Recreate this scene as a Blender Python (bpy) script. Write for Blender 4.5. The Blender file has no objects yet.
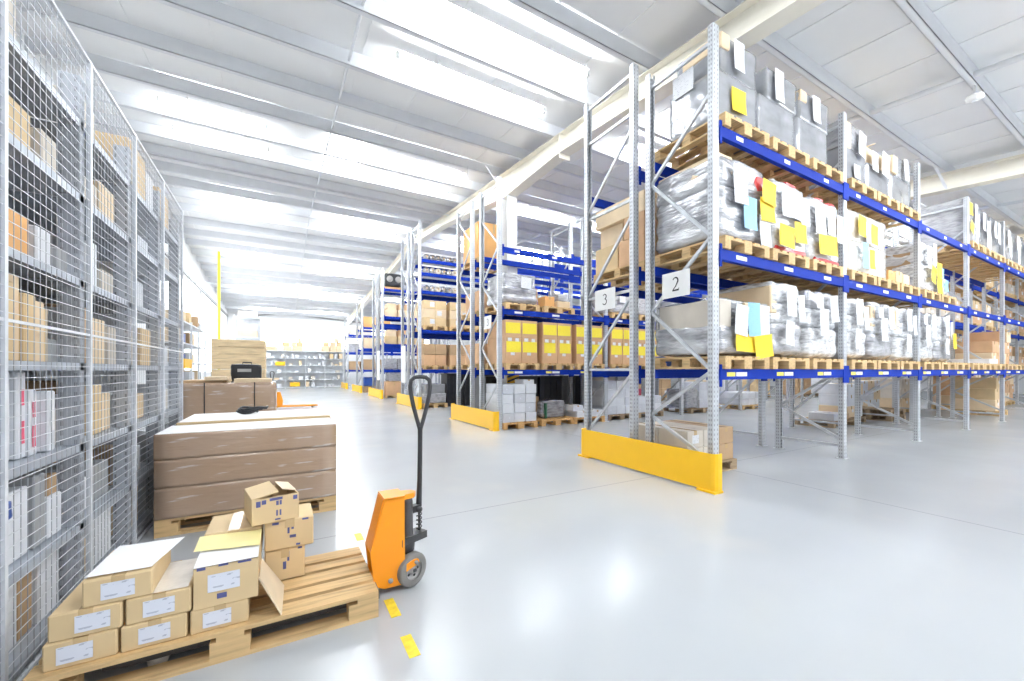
import bpy, bmesh, math, random
from mathutils import Vector, Matrix, noise
R=random.Random(7)
C=bpy.context.scene.collection
PI=math.pi
# ------------------------------------------------------------------ helpers
def link(o,parent=None):
    C.objects.link(o)
    if parent is not None: o.parent=parent
    return o
class MB:
    """collects shapes for one mesh"""
    def __init__(s): s.v=[];s.f=[];s.m=[];s.sm=[]
    def add(s,vs,fs,mi=0,smooth=False):
        n=len(s.v); s.v+= [tuple(v) for v in vs]
        for f in fs: s.f.append(tuple(i+n for i in f)); s.m.append(mi); s.sm.append(smooth)
        return s
    def box(s,x0,x1,y0,y1,z0,z1,mi=0,M=None):
        vs=[Vector((x,y,z)) for z in(z0,z1) for y in(y0,y1) for x in(x0,x1)]
        if M is not None: vs=[M@v for v in vs]
        return s.add(vs,[(0,2,3,1),(4,5,7,6),(0,1,5,4),(2,6,7,3),(0,4,6,2),(1,3,7,5)],mi)
    def bar(s,p,q,w,h=None,mi=0,up=(0,0,1)):
        p=Vector(p);q=Vector(q);h=h or w;d=(q-p).normalized();u=Vector(up)
        if abs(d.dot(u))>.95:u=Vector((1,0,0))
        a=d.cross(u).normalized()*w/2;b=a.cross(d).normalized()*h/2
        vs=[r+x for r in(p,q) for x in(-a-b,a-b,a+b,-a+b)]
        return s.add(vs,[(0,3,2,1),(4,5,6,7),(0,1,5,4),(1,2,6,5),(2,3,7,6),(3,0,4,7)],mi)
    def tube(s,pts,r,n=10,mi=0,closed=False,smooth=True):
        pts=[Vector(p) for p in pts];k=len(pts);vs=[];fs=[];prev=None
        for i,p in enumerate(pts):
            if closed: d=(pts[(i+1)%k]-pts[i-1]).normalized()
            else: d=(pts[min(i+1,k-1)]-pts[max(i-1,0)]).normalized()
            if prev is None:
                u=Vector((0,0,1)) if abs(d.z)<.9 else Vector((1,0,0)); a=d.cross(u).normalized()
            else: a=(prev-d*prev.dot(d)).normalized()
            prev=a;b=d.cross(a);rr=r[i] if isinstance(r,(list,tuple)) else r
            vs+=[p+a*rr*math.cos(t*2*PI/n)+b*rr*math.sin(t*2*PI/n) for t in range(n)]
        m=k if closed else k-1
        for i in range(m):
            j=(i+1)%k
            fs+=[(i*n+t,i*n+(t+1)%n,j*n+(t+1)%n,j*n+t) for t in range(n)]
        s.add(vs,fs,mi,smooth)
        if not closed: s.add(vs[:n],[tuple(range(n))[::-1]],mi); s.add(vs[-n:],[tuple(range(n))],mi)
        return s
    def lathe(s,prof,n=24,M=None,mi=0,smooth=True):
        vs=[];fs=[];k=len(prof)
        for r,z in prof: vs+=[Vector((r*math.cos(t*2*PI/n),r*math.sin(t*2*PI/n),z)) for t in range(n)]
        if M is not None: vs=[M@v for v in vs]
        for i in range(k-1): fs+=[(i*n+t,i*n+(t+1)%n,(i+1)*n+(t+1)%n,(i+1)*n+t) for t in range(n)]
        return s.add(vs,fs,mi,smooth)
    def prism(s,poly,axis,a,b,mi=0):
        """polygon in the plane across the axis, extruded a..b"""
        def P(u,v,w): return {'x':(w,u,v),'y':(u,w,v),'z':(u,v,w)}[axis]
        n=len(poly);vs=[P(u,v,a) for u,v in poly]+[P(u,v,b) for u,v in poly]
        fs=[tuple(range(n)),tuple(range(2*n-1,n-1,-1))]+[(i,i+n,(i+1)%n+n,(i+1)%n) for i in range(n)]
        return s.add(vs,fs,mi)
    def mesh(s,name,mats,fix=True):
        me=bpy.data.meshes.new(name); me.from_pydata(s.v,[],s.f)
        for m in(mats if isinstance(mats,(list,tuple)) else [mats]): me.materials.append(m)
        me.polygons.foreach_set('material_index',s.m); me.polygons.foreach_set('use_smooth',s.sm)
        if fix:
            bm=bmesh.new();bm.from_mesh(me);bmesh.ops.recalc_face_normals(bm,faces=bm.faces);bm.to_mesh(me);bm.free()
        me.update(); return me
    def obj(s,name,mats,parent=None,loc=(0,0,0),rz=0):
        o=bpy.data.objects.new(name,s.mesh(name,mats)); o.location=loc; o.rotation_euler=(0,0,rz)
        return link(o,parent)
def tag(o,label,cat,group=None):
    o['label']=label;o['category']=cat
    if group:o['group']=group
    return o
def thing(name,label,cat,loc=(0,0,0),rz=0,group=None):
    o=bpy.data.objects.new(name,None); o.empty_display_size=.1; link(o); o.location=loc;o.rotation_euler=(0,0,rz)
    return tag(o,label,cat,group)
def struct(o): o['kind']='structure'; return o
def dup(o,parent=None):
    c=o.copy(); link(c,parent)
    for ch in list(o.children): dup(ch,c)
    return c
ORD=['first','second','third','fourth','fifth','sixth','seventh','eighth','ninth','tenth','eleventh','twelfth','thirteenth','fourteenth','fifteenth','sixteenth','seventeenth','eighteenth']
# ------------------------------------------------------------------ materials
class NT:
    def __init__(s,name):
        s.m=bpy.data.materials.new(name);s.m.use_nodes=True;s.t=s.m.node_tree;s.b=s.t.nodes['Principled BSDF'];s.co=None
    def n(s,t,**k):
        x=s.t.nodes.new(t)
        for a,b in k.items():
            if hasattr(x,a) and a not in('location',): setattr(x,a,b)
            else: x.inputs[a].default_value=b
        return x
    def l(s,a,b): s.t.links.new(a,b)
    def coord(s,scale=(1,1,1)):
        if s.co is None: s.co=s.n('ShaderNodeTexCoord')
        m=s.n('ShaderNodeMapping'); m.inputs['Scale'].default_value=scale; s.l(s.co.outputs['Object'],m.inputs[0]); return m.outputs[0]
    def noise(s,scale,detail=3,sc=(1,1,1)):
        x=s.n('ShaderNodeTexNoise'); x.inputs['Scale'].default_value=scale;x.inputs['Detail'].default_value=detail
        s.l(s.coord(sc),x.inputs['Vector']); return x.outputs['Fac']
    def ramp(s,fac,stops):
        x=s.n('ShaderNodeValToRGB');e=x.color_ramp.elements
        while len(e)<len(stops): e.new(.5)
        for i,(p,c) in enumerate(stops): e[i].position=p;e[i].color=(*c,1)
        s.l(fac,x.inputs[0]); return x.outputs[0]
    def math(s,op,a,b=None,c=None):
        x=s.n('ShaderNodeMath',operation=op)
        for i,v in enumerate((a,b,c)):
            if v is None: continue
            if isinstance(v,(int,float)): x.inputs[i].default_value=v
            else: s.l(v,x.inputs[i])
        return x.outputs[0]
    def mix(s,fac,a,b):
        x=s.n('ShaderNodeMix',data_type='RGBA')
        for i,v in((0,fac),(6,a),(7,b)):
            if isinstance(v,(int,float)): x.inputs[i].default_value=v
            elif isinstance(v,tuple): x.inputs[i].default_value=(*v,1)
            else: s.l(v,x.inputs[i])
        return x.outputs[2]
    def bump(s,h,strength=.2,dist=.01):
        x=s.n('ShaderNodeBump');x.inputs['Strength'].default_value=strength;x.inputs['Distance'].default_value=dist
        s.l(h,x.inputs['Height']); s.l(x.outputs[0],s.b.inputs['Normal'])
    def set(s,**k):
        for a,v in k.items():
            a=a.replace('_',' ')
            if isinstance(v,tuple): s.b.inputs[a].default_value=(*v,1)
            elif isinstance(v,(int,float)): s.b.inputs[a].default_value=v
            else: s.l(v,s.b.inputs[a])
        return s
def dk(c,f): return tuple(min(1,x*f) for x in c)
def plain(name,c,rough=.5,metal=0,var=.12,scale=6,bump=0,bs=60,coat=0):
    t=NT(name); t.set(Base_Color=t.ramp(t.noise(scale),[(.3,dk(c,1-var)),(.7,dk(c,1+var))]),Roughness=rough,Metallic=metal)
    if coat: t.set(Coat_Weight=coat,Coat_Roughness=.15)
    if bump: t.bump(t.noise(bs),bump,.004)
    return t.m
def wood(name,c,ax):
    sc={'x':(1.2,14,14),'y':(14,1.2,14)}[ax]; t=NT(name)
    g=t.noise(3,5,sc); k=t.noise(1.3,2)
    col=t.ramp(g,[(.25,dk(c,.62)),(.5,c),(.8,dk(c,1.22))])
    t.set(Base_Color=t.mix(t.math('MULTIPLY',k,.35),col,dk(c,.72)),Roughness=.72); t.bump(g,.25,.004); return t.m
def card(name,c):
    t=NT(name); t.set(Base_Color=t.ramp(t.noise(2.5,4),[(.3,dk(c,.86)),(.7,dk(c,1.1))]),Roughness=.68)
    t.bump(t.noise(90,2,(1,1,.1)),.06,.002); return t.m
def film(name,c1,c2,c3=None,streak=(2,2,16),bump=.55,rough=.22,pos=(.32,.55,.75)):
    t=NT(name); g=t.noise(2.2,6,streak); k=t.noise(1.6,3)
    col=t.ramp(g,[(pos[0],c1),(pos[1],c2),(pos[2],dk(c2,1.15))])
    if c3: col=t.mix(t.ramp(k,[(.52,(0,0,0)),(.6,(1,1,1))]),col,c3)
    t.set(Base_Color=col,Roughness=rough,Coat_Weight=.5,Coat_Roughness=.1); t.bump(g,bump,.03); return t.m
def steel(name,c,perf=False,rough=.42,metal=.35):
    t=NT(name); col=t.ramp(t.noise(9,4),[(.3,dk(c,.88)),(.7,dk(c,1.1))])
    if perf:
        sx=t.n('ShaderNodeSeparateXYZ');t.l(t.coord(),sx.inputs[0]); ge=t.n('ShaderNodeNewGeometry')
        sn=t.n('ShaderNodeSeparateXYZ');t.l(ge.outputs['Normal'],sn.inputs[0])
        fz=t.math('LESS_THAN',t.math('ABSOLUTE',t.math('SUBTRACT',t.math('FRACT',t.math('MULTIPLY',sx.outputs[2],20)),.5)),.24)
        def colm(v,n,w): return t.math('MULTIPLY',t.math('LESS_THAN',t.math('ABSOLUTE',t.math('SUBTRACT',t.math('ABSOLUTE',v),w)),.0055),t.math('GREATER_THAN',t.math('ABSOLUTE',n),.6))
        h=t.math('MULTIPLY',fz,t.math('ADD',colm(sx.outputs[0],sn.outputs[1],.026),colm(sx.outputs[1],sn.outputs[0],.012)))
        col=t.mix(h,col,(.25,.26,.28))
    t.set(Base_Color=col,Roughness=rough,Metallic=metal); return t.m
def paper(name,c,ink=(.25,.26,.3),amt=.5):
    """printed sheet: rows of small grey print"""
    t=NT(name); sx=t.n('ShaderNodeSeparateXYZ');t.l(t.coord(),sx.inputs[0])
    row=t.math('LESS_THAN',t.math('FRACT',t.math('MULTIPLY',sx.outputs[2],45)),.3)
    w=t.math('GREATER_THAN',t.noise(26,2,(1,1,1.7)),.56)
    t.set(Base_Color=t.mix(t.math('MULTIPLY',t.math('MULTIPLY',row,w),amt),c,ink),Roughness=.6); return t.m
M={}; TUBE=72.0
M['shelfl']=plain('pale grey shelf',(.70,.73,.76),.5,0,.06); M['galv']=steel('galvanised steel',(.54,.56,.59)); M['perf']=steel('perforated steel',(.56,.58,.61),True)
M['wire']=steel('zinc wire',(.70,.72,.76),metal=.1); M['wired']=steel('zinc wire upright',(.44,.46,.50),metal=.3); M['shelfm']=steel('zinc shelf',(.46,.50,.56),metal=.3)
M['perfs']=steel('perforated shelf post',(.46,.49,.54),True,metal=.3)
M['blue']=plain('blue enamel',(.003,.028,.30),.6,0,.06); M['blue'].node_tree.nodes['Principled BSDF'].inputs['Specular IOR Level'].default_value=.12; M['yellow']=plain('yellow enamel',(.98,.55,.008),.42,0,.015,coat=.15)
M['orange']=plain('orange enamel',(.96,.325,.006),.42,0,.03,coat=.15); M['black']=plain('black enamel',(.028,.028,.03),.4,0,.2)
M['dgrey']=plain('dark grey steel',(.06,.06,.065),.42,.3,.2); M['rubber']=plain('grey wheel',(.20,.19,.18),.6,0,.15)
M['hub']=plain('wheel hub',(.35,.34,.33),.5,.4,.15)
M['woodx']=wood('pallet wood along',(.66,.45,.22),'x'); M['woody']=wood('pallet wood across',(.66,.45,.22),'y')
M['woodd']=wood('weathered pallet wood',(.36,.26,.16),'x'); M['woodp']=wood('pale crate wood',(.86,.66,.40),'x')
M['woodo']=wood('orange pallet wood',(.66,.38,.15),'y')
M['card']=card('tan cardboard',(.72,.535,.30)); M['cardl']=card('light cardboard',(.80,.63,.42)); M['cardd']=card('brown cardboard',(.48,.32,.18))
M['cardr']=card('reddish cardboard',(.66,.41,.23)); M['cardi']=card('cardboard inside',(.74,.60,.42)); M['cardw']=card('white carton',(.76,.78,.82)); M['cardo']=card('orange carton',(.78,.42,.15))
M['cardg']=card('pale beige carton',(.66,.60,.52))
M['cardv']=card('grey white carton',(.64,.66,.71)); M['tape']=plain('clear parcel tape',(.60,.42,.22),.25,0,.1,coat=.5); M['tapew']=plain('crumpled clear tape',(.80,.74,.66),.2,0,.15,coat=.8,bump=.3)
def mk_wrapc():
    t=NT('stretch film over cardboard'); g=t.noise(5,4,(1,1,5)); k=t.noise(1.5,4); q=t.noise(4,4,(.8,.8,7))
    col=t.ramp(k,[(.3,(.37,.255,.175)),(.7,(.43,.31,.225))]); col=t.mix(t.ramp(q,[(.60,(0,0,0)),(.66,(.55,.55,.55))]),col,(.70,.65,.61))  # pale streaks are film glints painted into the colour
    t.set(Base_Color=col,Roughness=.15,Coat_Weight=.8,Coat_Roughness=.06); t.bump(g,.35,.015); return t.m
M['wrapc']=mk_wrapc()
M['film']=film('grey stretch film',(.30,.30,.32),(.48,.485,.51),(.62,.63,.65),(3,3,12),.75,.14,(.30,.52,.72))
M['filmd']=film('dark grey stretch film',(.16,.155,.165),(.33,.33,.35),None,(2,2,9),.6,.2)
M['films']=film('silver film',(.36,.37,.39),(.46,.47,.50),(.54,.55,.58),(.9,.9,2.2),.35,.12)
M['bagw']=film('white sacks under film',(.42,.42,.44),(.84,.85,.87),(.64,.64,.66),(4,4,14),.8,.14)
M['bagr']=film('red and white sacks under film',(.46,.24,.25),(.66,.66,.68),None,(3.5,3.5,16),.75,.15,(.20,.38,.75))
M['bagt']=film('pale tan film',(.58,.49,.38),(.78,.76,.72),None,(2,2,6),.4,.2)
for _k,_v in(('films',.42),('film',.28),('filmd',.3)): M[_k].node_tree.nodes['Principled BSDF'].inputs['Metallic'].default_value=_v
M['red']=plain('red sack',(.62,.03,.03),.4,0,.2,coat=.4,bump=.3)
M['pw']=paper('white printed sheet',(.76,.77,.80)); M['py']=paper('yellow printed sheet',(.93,.64,.03),(.5,.35,.03),.35); M['pyl']=plain('pale yellow sheet',(.93,.80,.36),.6,0,.06); M['pyb']=paper('lemon yellow sheet',(.95,.79,.06),(.6,.5,.1),.3); M['pb']=paper('blue printed sheet',(.30,.57,.80),(.15,.32,.5),.3)
M['pl']=paper('white address label',(.72,.74,.82),(.2,.22,.32),.5); M['white']=plain('white sheet',(.88,.88,.88),.6,0,.03)
M['ink']=plain('dark blue print',(.09,.10,.26),.6,0,.2); M['inkk']=plain('black print',(.02,.02,.022),.6,0,.05); M['sticky']=plain('yellow sticker',(.85,.72,.12),.5,0,.05)
M['whitep']=plain('white paint',(.76,.76,.75),.5,0,.03); M['cream']=plain('cream paint',(.86,.82,.72),.5,0,.02)
M['bluebox']=plain('blue plastic',(.02,.07,.30),.4,0,.15); M['green']=plain('green plastic',(.02,.10,.05),.4,0,.2)
M['totes']=plain('black plastic',(.015,.016,.02),.35,0,.3); M['pinkr']=plain('red print',(.72,.10,.18),.5,0,.1); M['ycable']=plain('yellow cable',(.88,.82,.04),.5,0,.03)
M['roof']=plain('white roof sheet',(.92,.925,.93),.5,0,.02,1.2); M['purlin']=plain('roof purlin zinc',(.80,.82,.85),.45,0,.03,3)
M['wallw']=plain('white wall panel',(.86,.87,.88),.6,0,.03,.8); M['trimd']=plain('grey trim',(.36,.37,.38),.5,0,.05)
M['ylline']=plain('yellow floor tape',(.92,.68,.05),.5,0,.15,30)
def emis(name,c,s):
    t=NT(name); t.set(Base_Color=(.9,.9,.9),Emission_Color=c,Emission_Strength=s); return t.m
SKY=9.0
M['sky']=emis('translucent rooflight',(.93,.97,1.0),SKY)
def mk_floor():
    t=NT('polished concrete'); k=t.noise(.45,4); g=t.noise(1.1,4)
    col=t.ramp(k,[(.25,(.44,.462,.482)),(.75,(.51,.53,.548))]); col=t.mix(t.ramp(t.noise(.8,5),[(.58,(0,0,0)),(.74,(.4,.4,.4))]),col,(.575,.56,.52))
    sx=t.n('ShaderNodeSeparateXYZ');t.l(t.coord(),sx.inputs[0])
    def line(v,p,w): return t.math('LESS_THAN',t.math('ABSOLUTE',t.math('SUBTRACT',v,p)),w)
    j=t.math('MAXIMUM',line(sx.outputs[1],3.32,.005),line(sx.outputs[0],4.91,.006))
    for p in(-2.7,9.3,15.3,21.3): j=t.math('MAXIMUM',j,line(sx.outputs[1],p,.005))
    t.set(Base_Color=t.mix(t.math('MULTIPLY',j,.75),col,(.25,.25,.25)),Roughness=t.math('MULTIPLY_ADD',g,.10,.17),Specular_IOR_Level=.5)
    t.bump(t.noise(2,2),.012,.01); return t.m
M['floor']=mk_floor()
# ------------------------------------------------------------------ the building
X0,X1,Y0,Y1=-3.4,34.0,-5.0,36.0
RID=16.5
def rz(y): return 5.35+.085*y if y<RID else 5.35+.085*RID-.068*(y-RID)   # top of the rafters
struct(MB().box(X0,X1,Y0,Y1,-.2,0).obj('floor',M['floor']))
ce=MB(); PH=.24
for a,b in((Y0,RID),(RID,Y1)):
    za,zb=rz(a)+PH,rz(b)+PH
    ce.add([(X0,a,za),(X1,a,za),(X1,b,zb),(X0,b,zb),(X0,a,za+.1),(X1,a,za+.1),(X1,b,zb+.1),(X0,b,zb+.1)],[(0,3,2,1),(4,5,6,7),(0,1,5,4),(2,3,7,6),(0,4,7,3),(1,2,6,5)])
    y=X0
    x=X0+.5
    while x<X1:     # standing seams of the sheet
        ce.add([(x-.012,a,za-.012),(x+.012,a,za-.012),(x+.012,b,zb-.012),(x-.012,b,zb-.012),(x-.012,a,za+.02),(x+.012,a,za+.02),(x+.012,b,zb+.02),(x-.012,b,zb+.02)],[(0,3,2,1),(4,5,6,7),(0,1,5,4),(2,3,7,6),(0,4,7,3),(1,2,6,5)]); x+=1.0
struct(ce.obj('ceiling',M['roof']))
y=-4.2;k=0
while y<Y1-.5:
    z=rz(y); p=MB(); hw=.045
    big=abs(y-12.6)<.1 or abs(y-22.2)<.1
    # C section along x
    p.box(X0+.02,X1-.02,y-.004,y+.004,z,z+PH-.01); p.box(X0+.02,X1-.02,y-.004,y+.075,z,z+.006); p.box(X0+.02,X1-.02,y+.069,y+.075,z,z+.03)
    if big: p.box(X0+.02,X1-.02,y+.16,y+.168,z-.02,z+PH-.02); p.box(X0+.02,X1-.02,y+.095,y+.168,z-.02,z-.014)
    struct(p.obj('ceiling_purlin',M['purlin'])); y+=1.2
def rafter(xc,col_y):
    p=MB(); ys=[Y0+.05]+[RID,Y1-.1]
    def seg(a,b,da,db,w=.13,t=.014):
        za,zb=rz(a)-.004,rz(b)-.004
        for (x0,x1,ta,tb) in((-w,w,0,t),(-.007,.007,0,None),(-w,w,None,0)):
            if tb==t: A=(za-t,za);B=(zb-t,zb)
            elif tb is None: A=(za-da,za);B=(zb-db,zb)
            else: A=(za-da-t,za-da);B=(zb-db-t,zb-db)
            p.add([(xc+x0,a,A[0]),(xc+x1,a,A[0]),(xc+x1,b,B[0]),(xc+x0,b,B[0]),(xc+x0,a,A[1]),(xc+x1,a,A[1]),(xc+x1,b,B[1]),(xc+x0,b,B[1])],[(0,3,2,1),(4,5,6,7),(0,1,5,4),(2,3,7,6),(0,4,7,3),(1,2,6,5)])
    D=.37;HD=.60
    if col_y:
        seg(Y0+.05,col_y-2.2,D,D); seg(col_y-2.2,col_y,D,HD); seg(col_y,col_y+4.4,HD,D*.8); seg(col_y+4.4,RID,D*.8,D*.8)
        p.box(xc-.13,xc+.13,col_y-2.22,col_y-2.2,rz(col_y-2.2)-D-.12,rz(col_y-2.2)-.005)
    else: seg(Y0+.05,RID,D,D)
    seg(RID,Y1-.1,D*.8,D*.8)
    struct(p.obj('ceiling_rafter',M['cream']))
    if col_y:
        q=MB(); zt=rz(col_y)-HD-.015; q.box(xc-.14,xc+.14,col_y-.14,col_y-.125,.02,zt); q.box(xc-.14,xc+.14,col_y+.125,col_y+.14,.02,zt); q.box(xc-.006,xc+.006,col_y-.125,col_y+.125,.02,zt); q.box(xc-.2,xc+.2,col_y-.18,col_y+.18,0,.02)
        struct(q.obj('column',M['whitep']))
    fb=MB()   # fly braces from purlin to lower flange
    for yy in([col_y] if col_y else [])+([3.0] if xc>6 else []):
        for s in(-1,1): fb.bar((xc+s*.1,yy,rz(yy)-(HD if yy==col_y else D)),(xc+s*.62,yy+.05,rz(yy)+.04),.05,.008)
    struct(fb.obj('ceiling_brace',M['purlin']))
rafter(4.85,8.63); rafter(12.8,8.63); rafter(20.7,None)
for x in(.9,8.8,16.7):      # bridging rods between the purlins
    p=MB()
    p.tube([(x,-4,rz(-4)+.07),(x,RID,rz(RID)+.07),(x,Y1-1,rz(Y1-1)+.07)],.022 if x<2 else .045,6)
    struct(p.obj('ceiling_bridging',M['purlin']))
# square rooflights between the purlins: x0,x1,y0,y1
LI=[(.85,1.75,9.10,10.1),(.85,1.75,10.3,11.3),(.8,1.5,26.0,28.2)]
for i,(a,b,c,d) in enumerate(LI):
    m=MB(); za,zb=rz(c)+PH-.02,rz(d)+PH-.02
    m.add([(a,c,za),(b,c,za),(b,d,zb),(a,d,zb),(a,c,za+.015),(b,c,za+.015),(b,d,zb+.015),(a,d,zb+.015)],[(0,3,2,1),(4,5,6,7),(0,1,5,4),(2,3,7,6),(0,4,7,3),(1,2,6,5)])
    struct(m.obj('window_%d'%(i+1),M['sky']))
# lit strip lights fixed under the roof sheet between the purlins
M['tube']=emis('lit tube',(.93,.97,1.0),TUBE)
SL=[]
for c,(a,b) in enumerate(((-1.95,-.25),(1.5,4.1),(6.2,8.6),(9.4,11.8),(14.2,16.6),(18,20.4))):
    for yy in(-3.6,-2.4,-1.2,.0,4.8,6.0,9.6,10.8,15.6,16.8,21.6,22.8,27.6,28.8,33.6):  # rows behind the camera right of the aisle and far-right rows are added fill
        if c==0 and yy in(4.8,6.0) or c<2 and yy<-2: continue
        if c>1 and yy in(22.8,28.8,33.6): continue
        if c==2 and yy==9.6: continue
        if c>3 and yy==16.8: continue
        SL.append((c,a,b,yy))
ROWN=['over the left shelving side','over the main aisle','over the front racks','in the part-added row over the racks, further right','added beyond the roof beam right of rack 2','in the second added row on the far right','in the last row on the far right']
SM={}; TUBE=72.0
for c,a,b,yy in SL:
    k=[q[3] for q in SL if q[0]==c].index(yy)
    t=thing('strip_light','lit strip light %s, %s from the front'%(ROWN[c],ORD[k]),'strip light',((a+b)/2,yy+.05,rz(yy)+PH-.075),math.atan(0),'roof strip lights')
    if c not in SM:
        L=b-a; m=MB(); m.tube([(-L/2+.04,0,-.115),(L/2-.04,0,-.115)],.03,8); n=MB(); n.box(-L/2,L/2,-.05,.05,-.062,-.05)
        for s in(-1,1): n.box(s*L/2-.02,s*L/2+.02,-.03,.03,-.15,-.062); n.box(s*L/4-.006,s*L/4+.006,-.006,.006,-.05,.07)
        SM[c]=(m.mesh('tube',M['tube']),n.mesh('fitting',M['whitep']))
    link(bpy.data.objects.new('tube',SM[c][0]),t); link(bpy.data.objects.new('fitting',SM[c][1]),t)
zl=rz(RID)+.3
struct(MB().box(X0-.15,X0,Y0,Y1,0,zl).obj('wall_left',M['wallw']))
struct(MB().box(X0,X1,Y1,Y1+.15,0,zl).obj('wall_far',M['wallw']))
struct(MB().box(X1,X1+.15,Y0,Y1,0,zl).obj('wall_right',M['wallw']))
struct(MB().box(X0,X0+.06,6,Y1,5.15,5.27).obj('trim_1',M['trimd']))
t2=MB(); t2.bar((-2.4,Y1-.05,5.28),(.3,Y1-.05,5.66),.05,.1); t2.bar((.3,Y1-.05,5.66),(6.5,Y1-.05,5.22),.05,.1); struct(t2.obj('trim_2',M['trimd']))
t3=MB()
for yy in(16.5,20.5,24.5,28): t3.box(X0,X0+.03,yy-.03,yy+.03,0,5.1)
struct(t3.obj('trim_3',M['trimd']))
# glowing wall panels, added to brighten the far end
M['wglow']=emis('added wall glow',(.97,.98,1.0),2.2)
struct(MB().box(X0+.005,X0+.03,16.6,27.9,1.2,4.9).obj('window_4',M['wglow']))
struct(MB().box(-2.4,12,Y1-.03,Y1-.005,3.0,4.9).obj('window_5',M['wglow']))
# detector on the pipe
d=thing('smoke_detector','round white ceiling detector on the roof pipe above the front rack','smoke detector',(9.0,1.83,5.33))
MB().lathe([(0,-.05),(.07,-.05),(.1,-.02),(.1,.02),(.03,.03),(0,.03)],20).obj('housing',M['whitep'],d); MB().lathe([(0,.03),(.012,.03),(.012,.18),(0,.18)],8).obj('stem',M['whitep'],d); MB().lathe([(0,-.065),(.03,-.06),(.035,-.05),(0,-.05)],14).obj('sensor_dome',M['purlin'],d)
# yellow pipe by the left wall
yp=thing('yellow_pipe','yellow vertical pipe rising by the left wall far behind the wooden crates','pipe',(-2.33,21.5,0))
MB().tube([(0,0,.0),(0,0,rz(21.5)-.02)],.05,10).obj('pipe',M['ycable'],yp)
for z in(1.5,3.5,5.0): MB().box(-1.05,.0,-.02,.02,z-.03,z+.03).obj('wall_bracket',M['galv'],yp)
# thin roof drop rods
for i,(x,yy,z0) in enumerate(((3.9,4.62,4.9),(3.85,8.9,5.3))):
    tag(MB().tube([(x,yy,rz(yy)),(x,yy,z0+.35)],.006,6).obj('drop_rod',M['galv']),('thin steel drop rod above the post of the rack with sign 3','thin steel drop rod above the second bank of racking')[i],'rod')
# floor tape dashes
for i,(a,b) in enumerate(((1.745,1.905),(2.075,2.255),(3.14,3.28))):
    tag(MB().box(.484,.534,a,b,0,.002).obj('floor_tape',M['ylline']),('yellow tape dash on the floor nearest the bottom edge of the picture','yellow tape dash on the floor beside the corner of the wooden pallet','pale yellow tape dash on the floor behind the orange pallet jack')[i],'floor tape','yellow dashes on the floor')
# ------------------------------------------------------------------ racks
XS=[3.98,6.93,9.76,12.56,15.37,18.2]
def upright_mesh(h):
    m=MB(); m.box(-.048,.048,-.035,-.031,0,h); m.box(-.048,-.044,-.031,.03,0,h); m.box(.044,.048,-.031,.03,0,h); m.box(-.044,-.022,.026,.03,0,h); m.box(.022,.044,.026,.03,0,h)
    return m.mesh('upright',M['perf'])
FOOT=MB().box(-.065,.065,-.06,.06,0,.008).mesh('foot_plate',M['galv'])
def rack(label,xs,y0,y1,h,beams,zig,stick=(),group='steel pallet racks'):
    """beams: list of (bay, z_top, front, rear)  zig: list of ((end,z),(end,z)) 0=front post 1=rear post"""
    r=thing('pallet_rack',label,'rack',(xs[0],y0,0),0,group); um=upright_mesh(h); B=(xs[0],y0)
    L=lambda x,y,z:(x-B[0],y-B[1],z)
    bc={}
    for x in xs:
        for j,y in enumerate((y0,y1)):
            u=link(bpy.data.objects.new('upright',um),r); u.location=L(x,y+(.035 if j==0 else -.035),0); u.rotation_euler=(0,0,0 if j==0 else PI)
            link(bpy.data.objects.new('foot_plate',FOOT),u)
        for (a,za),(b,zb) in zig:
            key=(a,za,b,zb)
            if key not in bc:
                m=MB(); ya=(.05,y1-y0-.05); m.bar((0,ya[a],za),(0,ya[b],zb),.035,.03,up=(1,0,0)); bc[key]=m.mesh('brace',M['galv'])
            o=link(bpy.data.objects.new('brace',bc[key]),r); o.location=L(x,y0,0)
    for bay,z,fr,re in beams:
        a,b=xs[bay],xs[bay+1]; first,last=bay==0,bay==len(xs)-2
        ea=a+.052 if first else a; eb=b-.052 if last else b
        for on,y,s in((fr,y0,-1),(re,y1,1)):
            if not on: continue
            m=MB(); ya,yb=sorted((y-s*.045,y+s*.008))
            m.box(a+.05,b-.05,ya,yb,z-.115,z)                    # boxed beam
            ya,yb=sorted((y,y+s*.014)); m.box(ea,a+.085,ya,yb,z-.19,z+.05); m.box(b-.085,eb,ya,yb,z-.19,z+.05)
            bo=m.obj('beam',M['blue'],r,L(0,0,0))
            if (z,s) in stick:
                w=(b-a)/3
                for q in range(3):
                    sx=a+w*(q+.45)-.1; yy=y-.0115
                    MB().box(sx,sx+(.2 if z<3 else .13),yy,yy+.002,z-.08,z-.035).obj('label_sticker',M['white'],bo)
                    if z<1.5: MB().box(sx-.17,sx-.02,yy,yy+.002,z-.08,z-.035).obj('label_sticker',M['sticky'],bo)
    return r
LV=(1.265,2.545,3.85)
ZA=[((1,.18),(0,.18)),((0,.27),(1,.70)),((1,.70),(0,1.24)),((0,1.25),(1,1.97)),((1,1.97),(0,2.68)),((0,2.68),(1,3.54)),((1,3.54),(0,4.22)),((0,4.74),(1,4.74))]
ZB=[((0,.18),(1,.18)),((1,.37),(0,1.22)),((0,1.26),(1,1.26)),((1,1.32),(0,2.25)),((0,2.3),(1,2.3)),((1,2.34),(0,3.29)),((0,3.48),(1,3.48)),((1,3.59),(0,4.43)),((0,4.6),(1,4.6)),((0,5.12),(1,5.12))]
def zz(h,n0=.3,st=.72):
    out=[((0,.18),(1,.18)),((0,h-.12),(1,h-.12))];z=n0;e=1
    while z+st<h-.1: out.append(((e,z),(1-e,z+st)));z+=st;e=1-e
    return out
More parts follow.
